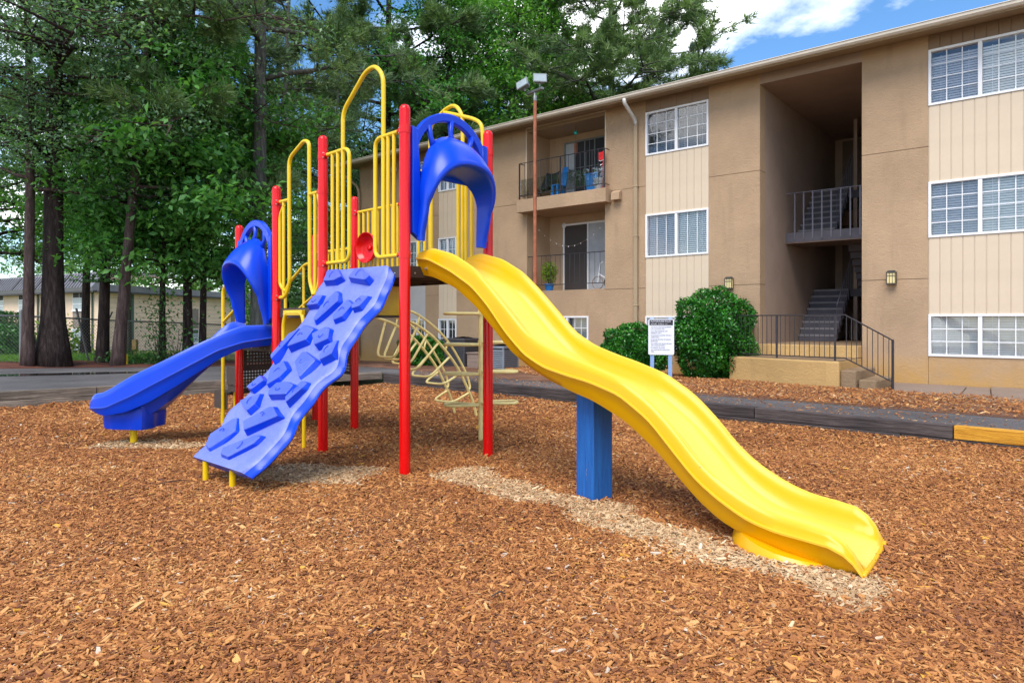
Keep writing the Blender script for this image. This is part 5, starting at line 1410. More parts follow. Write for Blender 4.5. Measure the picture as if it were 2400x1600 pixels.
simple_thing('folding_bicycle', sc_, 'small folding bicycle with pale frame at the right end of the lower balcony', 'bicycle', [
    ('wheel', 'box_wood', lambda m: m.tube([FC(7.78 + .17 * math.cos(a), .42, 2.26 + .17 * math.sin(a)) for a in np.linspace(0, 6.28, 21)[:-1]], .014, 6, closed=True), True),
    ('wheel', 'black_fabric', lambda m: m.tube([FC(7.40 + .17 * math.cos(a), .42, 2.26 + .17 * math.sin(a)) for a in np.linspace(0, 6.28, 21)[:-1]], .014, 6, closed=True), True),
    ('frame', 'white_plastic', lambda m: [m.tube([FC(7.78, .42, 2.26), FC(7.70, .42, 2.78), FC(7.62, .42, 2.82)], .016, 6), m.tube([FC(7.74, .42, 2.50), FC(7.5, .42, 2.36), FC(7.40, .42, 2.26)], .016, 6)], True),
    ('seat_post', 'rust_pole', lambda m: m.tube([FC(7.5, .42, 2.30), FC(7.45, .42, 2.64), FC(7.36, .42, 2.66)], .016, 6), True)])
sl_ = thing('string_lights', pt(8.6, .3, 3.6), 'drooping string of small white bulbs across the lower balcony', 'string lights')
cord = [pt(9.85 - 2.45 * k / 24, .25, 4.05 - .75 * math.sin(math.pi * min(1, k / 24 * .95)) ** .9) for k in range(25)]
m = MB(); m.tube(cord, .0025, 4); m.build('cord', 'fascia_paint', sl_)
for k in range(2, 24, 2):
    m = MB(); m.lathe([(.006, .0), (.012, -.02), (.009, -.026), (.0, -.03)], cord[k], 8); m.build('bulb', 'white_plastic', sl_, smooth=True)

# ---- clipped shrubs
def shrub(name, label, cat, c, rx, ry, h, n, leaf, mat, group=None, boxy=2.6):
    r = thing(name, c, label, cat, group)
    q = rng.normal(size=(n, 3)); q /= np.linalg.norm(q, axis=1, keepdims=True)
    # superellipsoid shell
    e = (np.abs(q) ** boxy).sum(1) ** (-1 / boxy); q = q * e[:, None]
    lump = 1 + .08 * np.sin(q[:, 0] * 7 + 1) * np.sin(q[:, 1] * 6 + q[:, 2] * 4) + .07 * np.sin(q[:, 2] * 8 + q[:, 0] * 5)
    sh = rng.uniform(.80, 1.03, n) ** .6 * lump
    q = q * sh[:, None]
    P = np.array(c) + q * np.array([rx, ry, h / 2]) + np.array([0, 0, h / 2])
    keep = P[:, 2] > c[2] + .03
    P = P[keep]
    tone = np.clip(.42 + .28 * np.sin(q[keep, 0] * 9 + 2 * q[keep, 2]) * np.sin(q[keep, 1] * 8 + 3 * q[keep, 2] + 1), 0, 1)
    leaf_cloud(P, leaf, 'foliage', mat, r, up=.30, stretch=2.3, tone_c=tone, droop=.1)
    m = MB()
    for k in range(9):
        a = k * 2.4; m.tube([Vector(c) + Vector((.05 * math.cos(a), .05 * math.sin(a), -.05)), Vector(c) + Vector((rx * .5 * math.cos(a), ry * .5 * math.sin(a), h * .5)), Vector(c) + Vector((rx * .75 * math.cos(a * 1.1), ry * .75 * math.sin(a * 1.1), h * .78))], [.03, .018, .008], 5)
    m.build('stem', 'dark_bark', r)
    # leafy core so that one cannot see through
    q2 = rng.normal(size=(n // 2, 3)); q2 /= np.linalg.norm(q2, axis=1, keepdims=True); q2 *= rng.uniform(.25, .85, n // 2)[:, None]
    leaf_cloud(np.array(c) + q2 * np.array([rx, ry, h / 2]) + np.array([0, 0, h / 2]), leaf * 1.3, 'inner_foliage', mat, r, up=.2)
    return r
shrub('clipped_bush', 'tall glossy rounded bush between rules sign and porch railing', 'bush', (4.46, 15.15, -.08), .86, .80, 1.96, 15000, .075, 'hedge_leaf', 'clipped bushes along the apartment wall')
shrub('clipped_bush', 'lower dense bush left of the rules sign', 'bush', (2.72, 15.15, -.06), .72, .70, 1.20, 11000, .070, 'hedge_leaf', 'clipped bushes along the apartment wall')
shrub('clipped_bush', 'small bush behind the loop climber beside the black air conditioner', 'bush', (-2.62, 19.8, -.15), .72, .6, .92, 6000, .08, 'hedge_leaf', 'clipped bushes along the apartment wall')
# ================================================================== trees
def nrm(v): return v / (np.linalg.norm(v) + 1e-9)
def tree(name, label, base, H, r0, crown, mat_b, leaf_mat_, leaf=.13, n_leaf=16000, kind='broad', lean=(0, 0), flare=1.5, limbs=22, group=None, seed=1, bend=.25, trunk_n=12, tone=.5, clus=.34, vis=None):
    """crown: (z0, z1, radius, flat) heights above the base"""
    rs = np.random.default_rng(seed); random.seed(seed)
    r = thing(name, base, label, 'tree', group)
    bx, by, bz = base; z0, z1, rad, asym = crown
    # trunk
    K = 14; pts = []; rr = []
    ph = rs.uniform(0, 6.28)
    for k in range(K + 1):
        f = k / K; z = H * f
        x = bx + lean[0] * f + bend * .5 * math.sin(f * 3.4 + ph) * f; y = by + lean[1] * f + bend * .5 * math.cos(f * 2.9 + ph) * f
        pts.append((x, y, bz - .15 + z)); rad_k = r0 * (1 - .78 * f)
        if f < .12: rad_k *= 1 + (flare - 1) * (1 - f / .12) ** 2
        rr.append(rad_k)
    def trunk_at(z):
        f = min(1, max(0, z / H)); i = min(K - 1, int(f * K)); t = f * K - i
        return np.array(pts[i]) * (1 - t) + np.array(pts[i + 1]) * t, rr[i] * (1 - t) + rr[i + 1] * t
    m = MB(); fine = []
    for k in range(len(pts) - 1):
        for q in range(2): fine.append((Vector(pts[k]).lerp(Vector(pts[k + 1]), q / 2), rr[k] + (rr[k + 1] - rr[k]) * q / 2))
    fine.append((Vector(pts[-1]), rr[-1]))
    m.tube([p for p, _ in fine], [q for _, q in fine], trunk_n)
    # lumpy base
    twigs = []; limb_m = MB()
    for i in range(limbs):
        f = (i + rs.uniform(0, .9)) / limbs; zl = z0 + (z1 - z0) * f * .94
        p0, rt = trunk_at(min(zl - (0.06 if kind == 'broad' else 0) * rad, H * .97))
        az = i * 2.4 + rs.uniform(-.5, .5)
        # radius profile
        g = (zl - z0) / (z1 - z0)
        pr = math.sin(math.pi * min(1, (.18 + .82 * g) if kind == 'broad' else (.30 + .66 * g))) ** .7
        L = rad * pr * rs.uniform(.62, 1.08) * (1 + asym * math.cos(az - ph))
        if L < .25: L = .25
        rise = rs.uniform(.05, .55) if kind == 'broad' else rs.uniform(-.05, .40)
        d = np.array([math.cos(az), math.sin(az), 0])
        lp_ = []
        for k in range(6):
            t = k / 5; wob = rs.normal(0, .05 * L, 3) * t
            lp_.append(p0 + d * L * t + np.array([0, 0, L * (rise * t - (.25 if kind == 'broad' else .10) * t * t)]) + wob)
        lr = max(.012, min(rt * .55, .02 + .022 * L))
        limb_m.tube([Vector(q) for q in lp_], [lr * (1 - .8 * k / 5) for k in range(6)], 6)
        nt_ = max(3, int(L * 2.6))
        for j in range(nt_):
            t = rs.uniform(.22 if kind == 'broad' else .30, 1.0); a = min(4, int(t * 5)); u = t * 5 - a
            q0 = lp_[a] * (1 - u) + lp_[a + 1] * u
            sd = np.array([-d[1], d[0], 0]) * rs.choice([-1, 1]) * rs.uniform(.3, 1) + d * rs.uniform(.1, .8) + np.array([0, 0, rs.uniform(-.25, .5)])
            tl = L * rs.uniform(.18, .42); q1 = q0 + nrm(sd) * tl
            limb_m.tube([Vector(q0), Vector((q0 + q1) / 2 + rs.normal(0, .04 * tl, 3)), Vector(q1)], [lr * .40, lr * .25, .004], 4)
            twigs.append((q0, q1))
    tr = m.build('trunk', mat_b, r, smooth=True, fix=False)
    limb_m.build('limbs', mat_b, tr, smooth=True, fix=False)
    # foliage clumped along the twigs
    T0 = np.array([a for a, b in twigs]); T1 = np.array([b for a, b in twigs])
    if kind == 'broad':
        ncl = max(40, n_leaf // 34); idx = rs.integers(0, len(T0), ncl); t = rs.uniform(.35, 1.12, ncl)[:, None]
        cc = T0[idx] * (1 - t) + T1[idx] * t + rs.normal(0, clus * .45, (ncl, 3))
        ctone = np.clip(tone + rs.normal(0, .16, ncl), .05, .95)
        li = rs.integers(0, ncl, n_leaf)
        P = cc[li] + rs.normal(0, 1, (n_leaf, 3)) * np.array([clus, clus, clus * .55])
        leaf_cloud(P, leaf, 'crown', leaf_mat_, r, up=.5, tone_c=ctone[li])
    else:
        n_t = n_leaf; idx = rs.integers(0, len(T0), n_t); t = rs.uniform(.30, 1.06, n_t)[:, None]
        dirs = T1[idx] - T0[idx]; dirs /= np.linalg.norm(dirs, axis=1, keepdims=True) + 1e-9
        P = T0[idx] * (1 - t) + T1[idx] * t + rs.normal(0, clus * .3, (n_t, 3))
        ct = np.clip(tone + rs.normal(0, .14, len(T0)), .05, .95)
        needle_cloud(P, dirs + np.array([0, 0, .25]), leaf, 'crown', leaf_mat_, r, k=9, width=.0085 + .00028 * by, tone_c=ct[idx])
    return r
GL = 'trees along the lot'; GB = 'trees behind the apartment building'; GF = 'trees beyond the far building'
# left edge of the lot
tree('oak_tree', 'slender straight tree at the far left beside the widest trunk', (-10.72, 15.1, .24), 13, .12, (4.2, 12.5, 3.4, .1), 'brown_bark', 'oak_leaf', .075, 25000, seed=3, flare=1.3, limbs=30, group=GL, bend=.35, tone=.55)
tree('oak_tree', 'widest dark flaring trunk with rough bark at the left', (-10.45, 15.55, .24), 16, .235, (4.4, 14.5, 4.3, .1), 'dark_bark', 'oak_leaf', .078, 32000, seed=5, flare=1.75, limbs=34, group=GL, tone=.48, trunk_n=18, clus=.4)
tree('ivy_tree', 'broken ivy clad trunk leaning behind the chain link fence', (-10.35, 17.2, .1), 7.5, .15, (3.0, 7.2, 2.0, .3), 'dark_bark', 'broad_leaf', .13, 7000, seed=8, limbs=16, group=GL, lean=(.25, .2), tone=.45)
tree('hardwood_tree', 'bare straight trunk leaning slightly right, third large trunk from the left', (-9.02, 15.6, .24), 14, .125, (4.2, 12, 3.2, .2), 'brown_bark', 'oak_leaf', .10, 11000, seed=13, limbs=26, group=GL, lean=(1.0, .3), flare=1.4, bend=.2)
tree('ivy_tree', 'thin tree wrapped in ivy before the beige end wall', (-8.75, 17.1, .1), 8, .085, (2.5, 7.6, 2.4, .2), 'dark_bark', 'broad_leaf', .13, 9500, seed=21, limbs=20, group=GL, tone=.6)
tree('hickory_tree', 'large leaved tree on a dark double trunk left of the blue hood', (-8.35, 17.6, .1), 10, .12, (2.35, 9.4, 3.1, .15), 'dark_bark', 'broad_leaf', .19, 15000, seed=27, limbs=30, group=GL, tone=.6)
tree('hickory_tree', 'second stem with big leaves close behind the double trunk', (-8.10, 17.85, .1), 9, .095, (2.9, 8.2, 2.7, .15), 'dark_bark', 'broad_leaf', .18, 9000, seed=29, limbs=20, group=GL, tone=.5)
tree('pine_tree', 'thick grey pine trunk rising behind the smaller blue hood', (-6.45, 17.4, .1), 19, .215, (7.4, 18, 3.6, .2), 'grey_bark', 'pine_needle', .26, 3800, kind='pine', seed=31, limbs=24, group=GL, bend=.15, flare=1.25, trunk_n=16)
tree('pine_tree', 'thin branching pine against the open patch of sky', (-8.0, 24, 0), 18, .15, (7.6, 17, 4.6, .2), 'grey_bark', 'pine_needle', .27, 3600, kind='pine', seed=37, limbs=22, group=GL, bend=.5)
tree('pine_tree', 'tall pine seen between the oak and the grey pine', (-13.3, 23.5, 0), 20, .16, (8.0, 19, 4.2, .1), 'grey_bark', 'pine_needle', .27, 5200, kind='pine', seed=41, limbs=26, group=GL)
tree('pine_tree', 'drooping pine with soft needles above the large leaved tree', (-8.55, 18.1, .1), 13, .09, (4.2, 10.5, 3.4, .1), 'brown_bark', 'pine_needle', .27, 9000, kind='pine', seed=43, limbs=28, group=GL, tone=.55)
tree('evergreen_tree', 'dense small leaved evergreen between hood and roof end', (-6.9, 26.5, -.2), 11, .16, (1.2, 10.2, 2.3, .05), 'grey_bark', 'oak_leaf', .11, 20000, seed=47, limbs=40, group=GL, tone=.62, clus=.30)
tree('hardwood_tree', 'shadowy leafy tree low behind the yellow arches', (-9.6, 29, -.3), 11, .16, (.9, 10, 2.7, .05), 'dark_bark', 'broad_leaf', .16, 14000, seed=49, limbs=36, group=GL, tone=.5)
tree('hardwood_tree', 'rounded leafy tree filling the gap above the far roof', (-17.5, 28, -.4), 12, .18, (4.4, 11.5, 4.4, .1), 'dark_bark', 'far_leaf', .17, 15000, seed=51, limbs=34, group=GL, tone=.55)
tree('hardwood_tree', 'leafy tree at the left edge beyond the fence', (-19.0, 24.5, -.3), 12, .18, (4.2, 11.5, 4.0, .1), 'dark_bark', 'light_leaf', .16, 14000, seed=53, limbs=34, group=GL, tone=.5)
# behind the apartment building
tree('pine_tree', 'dark pine with a heavy slanting limb left of the light pole', (-6.2, 34, -.5), 24, .30, (6.0, 24, 6.8, .2), 'dark_bark', 'pine_needle', .36, 24000, kind='pine', seed=57, limbs=36, group=GB, tone=.38)
tree('hardwood_tree', 'dark leafy tree above the left end of the roof', (-3.2, 35, -.5), 22, .3, (3.0, 21, 5.4, .1), 'dark_bark', 'broad_leaf', .21, 38000, seed=59, limbs=40, group=GB, tone=.42, clus=.45)
tree('hardwood_tree', 'bright green broadleaf tree above the light pole', (.1, 37, -.5), 24, .32, (4.0, 23, 5.8, .1), 'grey_bark', 'light_leaf', .23, 52000, seed=61, limbs=44, group=GB, tone=.55, clus=.5)
tree('pine_tree', 'broad open crowned pine against the cloud at the roof', (5.6, 38, -.5), 24, .34, (4.5, 24, 7.4, .10), 'grey_bark', 'pine_needle', .38, 30000, kind='pine', seed=67, limbs=74, group=GB, tone=.58)
tree('pine_tree', 'yellowish pine low behind the roof right of the light pole', (3.0, 40, -.5), 17, .25, (4.0, 15.5, 5.6, .1), 'grey_bark', 'pine_needle', .36, 17000, kind='pine', seed=71, limbs=50, group=GB, tone=.66)
tree('pine_tree', 'small pine tip peeping over the roof under the cloud', (14.6, 46, -.5), 19.0, .2, (11, 18.7, 2.6, .1), 'grey_bark', 'pine_needle', .34, 2600, kind='pine', seed=73, limbs=22, group=GB, tone=.6)
# far off, beyond the left building
for i, (x, y, h, rad, tn) in enumerate(((-66, 76, 17, 8, .5), (-50, 82, 19, 9, .45), (-36, 78, 16, 8, .55), (-24, 80, 18, 8.5, .5), (-12, 74, 17, 7, .5))):
    lab = ['far leafy tree at the left edge above the mansard roof', 'far tall tree above the mansard roof behind the widest trunk', 'far tree above the flat roof corner', 'far tree over the flat roofed end', 'far tree beyond the apartment roof end'][i]
    tree('far_tree', lab, (x, y, -1.6), h, .4, (2.5, h - .5, rad, .1), 'dark_bark', 'far_leaf', .42, 9000, seed=80 + i, limbs=40, group=GF, tone=tn, clus=.8)

# ivy on two trunks, plants at the fence foot
def plant(name, label, c, sc, n, leaf, mat, cat='plant', group=None):
    r = thing(name, c, label, cat, group)
    q = rng.normal(size=(n, 3)) * np.array(sc) * .5
    P = np.array(c) + np.array([0, 0, sc[2] * .55]) + q; P[:, 2] = np.maximum(P[:, 2], c[2] + .02)
    leaf_cloud(P, leaf, 'foliage', mat, r, up=.45)
    m = MB()
    for k in range(6): m.tube([Vector(c), Vector(c) + Vector((rng.normal() * sc[0] * .4, rng.normal() * sc[1] * .4, sc[2] * rng.uniform(.4, .9)))], [.012, .004], 4)
    m.build('stem', 'brown_bark', r)
    return r
plant('ivy_mound', 'ivy climbing round the foot of the thin tree by the fence', (-8.75, 16.95, .1), (.45, .35, 1.5), 1000, .075, 'ivy_leaf')
plant('ivy_mound', 'ivy hanging from the top of the broken trunk', (-10.15, 17.1, 2.2), (.7, .6, 1.2), 1300, .10, 'ivy_leaf')
plant('sapling', 'sparse sapling twigs spreading right of the ivy clad trunk', (-8.25, 16.8, .12), (.9, .4, 1.6), 260, .10, 'broad_leaf')
plant('ground_plant', 'low dark leaves at the foot of the fence post', (-9.65, 17.3, .12), (1.0, .4, .25), 500, .09, 'ivy_leaf')
plant('ground_plant', 'low leafy clump in front of the utility box', (-9.0, 17.0, .15), (1.3, .4, .22), 600, .09, 'ivy_leaf')
plant('fern_clump', 'fern clump below the wooden deck', (-19.5, 29.5, -.25), (1.3, .6, .9), 600, .22, 'yellow_leaf')
shrub('round_bush', 'round clipped bush behind the fence at the left edge', 'bush', (-15.9, 20.6, -.02), 1.15, .9, 1.15, 5000, .10, 'hedge_leaf')
shrub('round_bush', 'small dark bush behind the clipped one at the left edge', 'bush', (-20.0, 26.5, -.3), 1.2, 1.0, 1.9, 4000, .14, 'ivy_leaf')
# grass patch
n = 9000; gx = rng.uniform(-17.5, -10.9, n); gy = rng.uniform(16.1, 22, n)
gz = np.interp(gy, [15.6, 24], [.29, .05]); ga = rng.uniform(0, 6.28, n); gh = rng.uniform(.05, .12, n)
b0 = np.stack([gx, gy, gz - .03], 1); sdv = np.stack([np.cos(ga), np.sin(ga), np.zeros(n)], 1) * .012
tip = b0 + np.stack([rng.normal(0, .03, n), rng.normal(0, .03, n), gh + .05], 1)
go = np_mesh('grass', np.stack([b0 - sdv, b0 + sdv, tip], 1).reshape(-1, 3), np.arange(3 * n).reshape(-1, 3), 'grass_blade', None, np.repeat(rng.uniform(.2, .9, n), 3), tris=True)
tag(go, 'short bright grass beyond the chain link fence', 'grass', kind='stuff')
# ================================================================== the low building across the lot
K0 = Vector((-30.3, 50.0, -1.3))
kd = Vector((-13.1, 7.9, 0)).normalized()      # long facade runs away to the left
ke = Vector((1.8, 9.6, 0)).normalized()        # end wall runs away to the right
fb = thing('far_building', K0, 'low beige brick building with dark mansard roof beyond the fence', 'building')
kn = Vector((-kd.y, kd.x, 0)); kn = kn if kn.y < 0 else -kn      # outwards from the long facade
en = Vector((ke.y, -ke.x, 0)); en = en if en.x > 0 else -en
en = en if en.y < 0.2 else -en
def KF(u, d, z): return K0 + kd * u + kn * d + Vector((0, 0, z))
def KE(u, d, z): return K0 + ke * u + en * d + Vector((0, 0, z))
m = MB()
foot = [K0, K0 + kd * 34, K0 + kd * 34 + ke * 34, K0 + ke * 34]
m.hexa([p + Vector((0, 0, -1)) for p in foot] + [p + Vector((0, 0, 4.95)) for p in foot]); m.build('wall', 'far_brick', fb)
def kwin(F, u, w, z, h, panel=True, name='window'):
    m = MB(); m.box((u, .0, z), (u + w, .05, z + h), F); m.box((u - .06, .0, z - .1), (u + w + .06, .14, z), F); o = m.build(name, 'white_vinyl', fb)
    for i in range(2):
        for j in range(3):
            g_ = MB(); a = u + .06 + i * (w - .06) / 2; b = z + .06 + j * (h - .06) / 3
            g_.box((a, .051, b), (a + (w - .06) / 2 - .06, .057, b + (h - .06) / 3 - .05), F); g_.build('pane', 'lamp_glass' if j < 2 else 'screen_mesh', o)
    if panel:
        m = MB(); m.box((u, .0, z - 1.45), (u + w, .04, z - .11), F); m.build('panel', 'far_panel', fb)
for u in (1.6, 6.4, 10.4, 14.6): kwin(KF, u, 1.6 if u > 2 else 1.9, 3.35, 1.35)
for u in (6.4, 10.4, 14.6): kwin(KF, u, 1.6, .75, 1.15, False)
m = MB(); m.box((1.4, .0, .0), (3.6, .06, 1.95), KF); o = m.build('patio_door', 'white_vinyl', fb)
for i in range(3):
    m = MB(); m.box((1.48 + i * .7, .061, .05), (2.10 + i * .7, .067, 1.88), KF); m.build('pane', 'lamp_glass', o)
for u in (.65, 8.7):
    m = MB(); m.tube([KF(u, .1, -.8), KF(u, .1, 4.9)], .07, 6); m.build('downpipe', 'pipe_green', fb)
# end wall: windows, downpipe, meter box
kwin(KE, 20.0, 2.3, 3.45, 1.1, False); kwin(KE, 9.6, 1.9, .6, 1.2, False)
m = MB(); m.box((9.6, .0, 1.86), (11.5, .04, 3.6), KE); m.build('panel', 'far_panel', fb)
kwin(KE, 16.5, 2.0, 3.35, 1.3, True)
for u in (3.3,):
    m = MB(); m.tube([KE(u, .12, -1), KE(u, .12, 4.6)], .11, 6); m.build('downpipe', 'pipe_green', fb)
m = MB(); m.box((.25, .0, -.5), (.9, .10, 2.0), KE); m.build('rust_stain_door', 'rust_box', fb)
# brick course lines
m = MB()
for k in range(12): m.box((.05, -.001, .2 + k * .37), (33, .012, .215 + k * .37), KE)
m.build('course_line', 'far_panel', fb)['kind'] = 'stuff'
# mansard with battens
m = MB()
m.prism([(.55, 4.75), (.62, 5.0), (-.15, 6.05), (-.6, 6.05), (-.6, 4.75)], lambda u, v, w: KF(w, u, v), -.3, 34)
m.box((-.3, -.3, 4.76), (34, .25, 5.25), KE)
m.box((-.2, -.2, 6.051), (34, -6, 6.16), KF); rf = m.build('mansard_roof', 'far_roof', fb)
for k in range(60):
    m = MB(); u = .3 + k * .42
    m.hexa([KF(u, .64, 5.0), KF(u + .07, .64, 5.0), KF(u + .07, .70, 5.02), KF(u, .70, 5.02), KF(u, -.13, 6.05), KF(u + .07, -.13, 6.05), KF(u + .07, -.07, 6.08), KF(u, -.07, 6.08)])
    m.build('roof_batten', 'far_trim' if k % 9 == 0 else 'far_roof', rf)
m = MB(); m.box((-.6, -.5, 4.62), (34, .68, 4.74), KF); m.box((-.6, -.5, 4.615), (34, .66, 4.735), KE); m.build('eave', 'far_trim', fb)
# deck with rail
dk = MB(); dk.box((.5, .1, -.35), (14, 2.2, -.2), KF); dko = dk.build('wooden_deck', 'far_deck', fb)
m = MB(); m.box((.5, 2.1, .85), (14, 2.22, .95), KF); m.box((.5, 2.1, -.9), (14, 2.18, -.36), KF); m.build('deck_rail', 'far_deck', dko)
for k in range(70):
    m = MB(); m.box((.55 + k * .19, 2.12, -.2), (.66 + k * .19, 2.16, .85), KF); m.build('picket', 'far_deck', dko)

# ================================================================== meter on a pipe, yellow marker
mc = Vector((-9.75, 17.65, .05))
simple_thing('utility_meter', mc, 'rust coloured utility box on a short pipe by the end wall', 'utility box', [
    ('pipe', 'rust_box', lambda m: [m.tube([mc + Vector((-.02, 0, -.1)), mc + Vector((-.02, 0, .42))], .022, 6), m.tube([mc + Vector((.03, 0, -.1)), mc + Vector((.03, 0, .42))], .018, 6)], False),
    ('box', 'rust_box', lambda m: m.box((mc.x - .05, mc.y - .06, mc.z + .42), (mc.x + .06, mc.y + .05, mc.z + .70)), False)])
mk_ = Vector((-9.12, 16.1, .26))
simple_thing('marker_block', mk_, 'small yellow marker block beside the leaning trunk', 'marker', [
    ('body', 'marker_yellow', lambda m: m.box((mk_.x - .045, mk_.y - .03, mk_.z - .05), (mk_.x + .045, mk_.y + .03, mk_.z + .19)), False),
    ('plate', 'white_plastic', lambda m: m.box((mk_.x - .03, mk_.y - .034, mk_.z + .07), (mk_.x + .03, mk_.y - .031, mk_.z + .15)), False)])
lpst = Vector((-10.95, 17.5, .15))
simple_thing('leaning_pipe', lpst, 'slanting dark pole leaning left of the broken trunk', 'pole', [
    ('pipe', 'far_deck', lambda m: m.tube([lpst + Vector((.12, 0, -.05)), lpst + Vector((-.22, 0, 1.4))], .03, 6), False)])

# ================================================================== chain link fence
fn = thing('chain_link_fence', (-11.3, 15.75, .25), 'galvanised chain link fence with a gnarled row of trees before it', 'fence')
fn['label'] = 'galvanised chain link fence running behind the left tree trunks'
FL = [Vector((-17.5, 15.5, .28)), Vector((-11.32, 15.75, .26)), Vector((-10.55, 17.85, .16)), Vector((-8.9, 21.2, .02)), Vector((-6.6, 25.2, -.15))]
FH = 1.09
def fence_post(p, h, r_):
    m = MB(); m.lathe([(r_, -.2), (r_, h), (r_ * 1.15, h + .005), (r_ * .8, h + .03), (.0, h + .045)], p, 10); m.build('fence_post', 'galvanised', fn, smooth=True, angle=50)
for i, p in enumerate(FL): fence_post(p, FH + (.10 if i == 1 else .02), .045 if i == 1 else .028)
fence_post(FL[1] + Vector((.06, .05, 0)), FH + .02, .03)
for a, b in zip(FL[:-1], FL[1:]):
    n_ = max(1, int((b - a).length / 2.4))
    for k in range(1, n_): fence_post(a.lerp(b, k / n_), FH, .022)
m = MB(); m.tube([FL[2] + Vector((0, 0, FH)), FL[2] + Vector((.10, 0, FH + .22))], .02, 6); m.build('barb_arm', 'far_trim', fn)
for a, b in zip(FL[:-1], FL[1:]):
    m = MB(); m.tube([a + Vector((0, 0, FH)), b + Vector((0, 0, FH))], .02, 8); m.build('top_rail', 'galvanised', fn, smooth=True)
V = []; Q = []
def wire(p, q, r_=.0032):
    d = (q - p).normalized(); x = d.orthogonal().normalized(); y = d.cross(x); o = len(V)
    for e in (p, q):
        for k in range(3): V.append(tuple(e + (x * math.cos(k * 2.094) + y * math.sin(k * 2.094)) * r_))
    for k in range(3): Q.append((o + k, o + (k + 1) % 3, o + 3 + (k + 1) % 3, o + 3 + k))
for a, b in zip(FL[:-1], FL[1:]):
    L = (b - a).length; dx = (b - a) / L; hh = FH - .04; gap = .085
    k = -hh
    while k < L:
        for sgn in (1, -1):
            u0, u1 = (k, k + hh); z0_, z1_ = (0, hh) if sgn == 1 else (hh, 0)
            t0 = max(0, -u0) / hh; t1 = min(1, (L - u0) / hh)
            if t1 > t0:
                p = a + dx * (u0 + t0 * hh) + Vector((0, 0, .03 + z0_ + (z1_ - z0_) * t0)); q = a + dx * (u0 + t1 * hh) + Vector((0, 0, .03 + z0_ + (z1_ - z0_) * t1)); wire(p, q)
        k += gap
np_mesh('chain_mesh', V, Q, 'galvanised', fn)['kind'] = 'stuff'
# ================================================================== loose wood chips (nobody could count them)
chipcol = bpy.data.collections.new('chip_shapes')      # sources only, not linked to the scene
def chip(i):
    rs = random.Random(i); n = 6
    hw = (.11, .15, .21, .085, .17)[i]; top = []; bot = []
    for s, lst in ((1, top), (-1, bot)):
        for x, y in ((-.5, -.6), (-.1, -1), (.45, -.7), (.5, .5), (.05, 1), (-.46, .7)):
            lst.append((x + rs.uniform(-.06, .06), y * hw * (1 + rs.uniform(-.2, .2)), s * .055 + .09 * (x * x) * (1 if i % 2 else -1) + rs.uniform(-.02, .02)))
    me = bpy.data.meshes.new('chip'); me.from_pydata(top + bot, [], [tuple(range(6)), tuple(range(6, 12))[::-1]] + [(k + 6, (k + 1) % 6 + 6, (k + 1) % 6, k) for k in range(6)])
    me.materials.append(MATS['mulch_chip']); o = bpy.data.objects.new('chip', me); chipcol.objects.link(o)
for i in range(5): chip(i)
def pit_inside(x, y):
    ya = 2.05 + (x + 17) * (13.2 - 2.05) / (-2.52 + 17); yb = 13.17 + (x + 2.42) * (-.47 - 13.17) / (12 + 2.42)
    return (y < ya - .10) & (y < yb - .10)
def seg_d(x, y, a, b):
    ax, ay = a; bx, by = b; t = np.clip(((x - ax) * (bx - ax) + (y - ay) * (by - ay)) / ((bx - ax) ** 2 + (by - ay) ** 2), 0, 1)
    return np.hypot(x - ax - t * (bx - ax), y - ay - t * (by - ay)), t
bands = [(1.7, 3.2, 25000, 1.0), (3.2, 4.6, 18000, 1.0), (4.6, 6.5, 10500, 1.1), (6.5, 9.0, 4800, 1.25), (9.0, 13.3, 1600, 1.6)]
X = []; Y = []; S = []
for y0, y1, den, sc in bands:
    xm = .82 * y1 + .5; n = int(den * (y1 - y0) * 2 * xm); x = rng.uniform(-xm, xm, n); y = rng.uniform(y0, y1, n)
    k = (np.abs(x) < .80 * y + .45) & pit_inside(x, y); X.append(x[k]); Y.append(y[k]); S.append(np.full(k.sum(), sc))
# sparser, larger chips on the parts of the pit to either side and behind the camera
nx = 260000; x = rng.uniform(-11, 11, nx); y = rng.uniform(-1.5, 10.5, nx)
k = ((np.abs(x) >= .80 * y + .45) | (y < 1.7)) & pit_inside(x, y) & (np.abs(x) < .80 * np.maximum(y, 0) + 4.0)
X.append(x[k]); Y.append(y[k]); S.append(np.full(k.sum(), 1.55))
X = np.concatenate(X); Y = np.concatenate(Y); S = np.concatenate(S); n = len(X)
rise = .012 * (np.sin(X * 2.31 + 1.3 * np.sin(Y * 1.87)) + np.sin(Y * 3.19 + X)) * .5
Z = rise + rng.uniform(.0, .022, n)
# heaps against the timbers
d1, _ = seg_d(X, Y, (-17, 2.05), (-2.52, 13.2)); d2, _ = seg_d(X, Y, (-2.42, 13.17), (12, -.47))
Z += .025 * np.exp(-(np.minimum(d1, d2) / .35) ** 2) * (1 + .5 * np.sin(X * 3 + Y * 2))
length = np.clip(rng.lognormal(math.log(.0185), .50, n), .006, .060) * S
rot = np.stack([rng.normal(0, .30, n), rng.normal(0, .30, n), rng.uniform(0, 6.283, n)], 1)
def smooth_noise(x, y): return .5 + .5 * (np.sin(x * 1.7 + 2.1 * np.sin(y * .9)) * np.sin(y * 1.9 + 1.3 * np.sin(x * 1.1)))
tone = np.clip(rng.beta(2.2, 2.4, n) * .86 + .10 * (smooth_noise(X, Y) - .5), 0, 1)
tone[rng.random(n) < .013] = .93; tone[rng.random(n) < .005] = 1.0
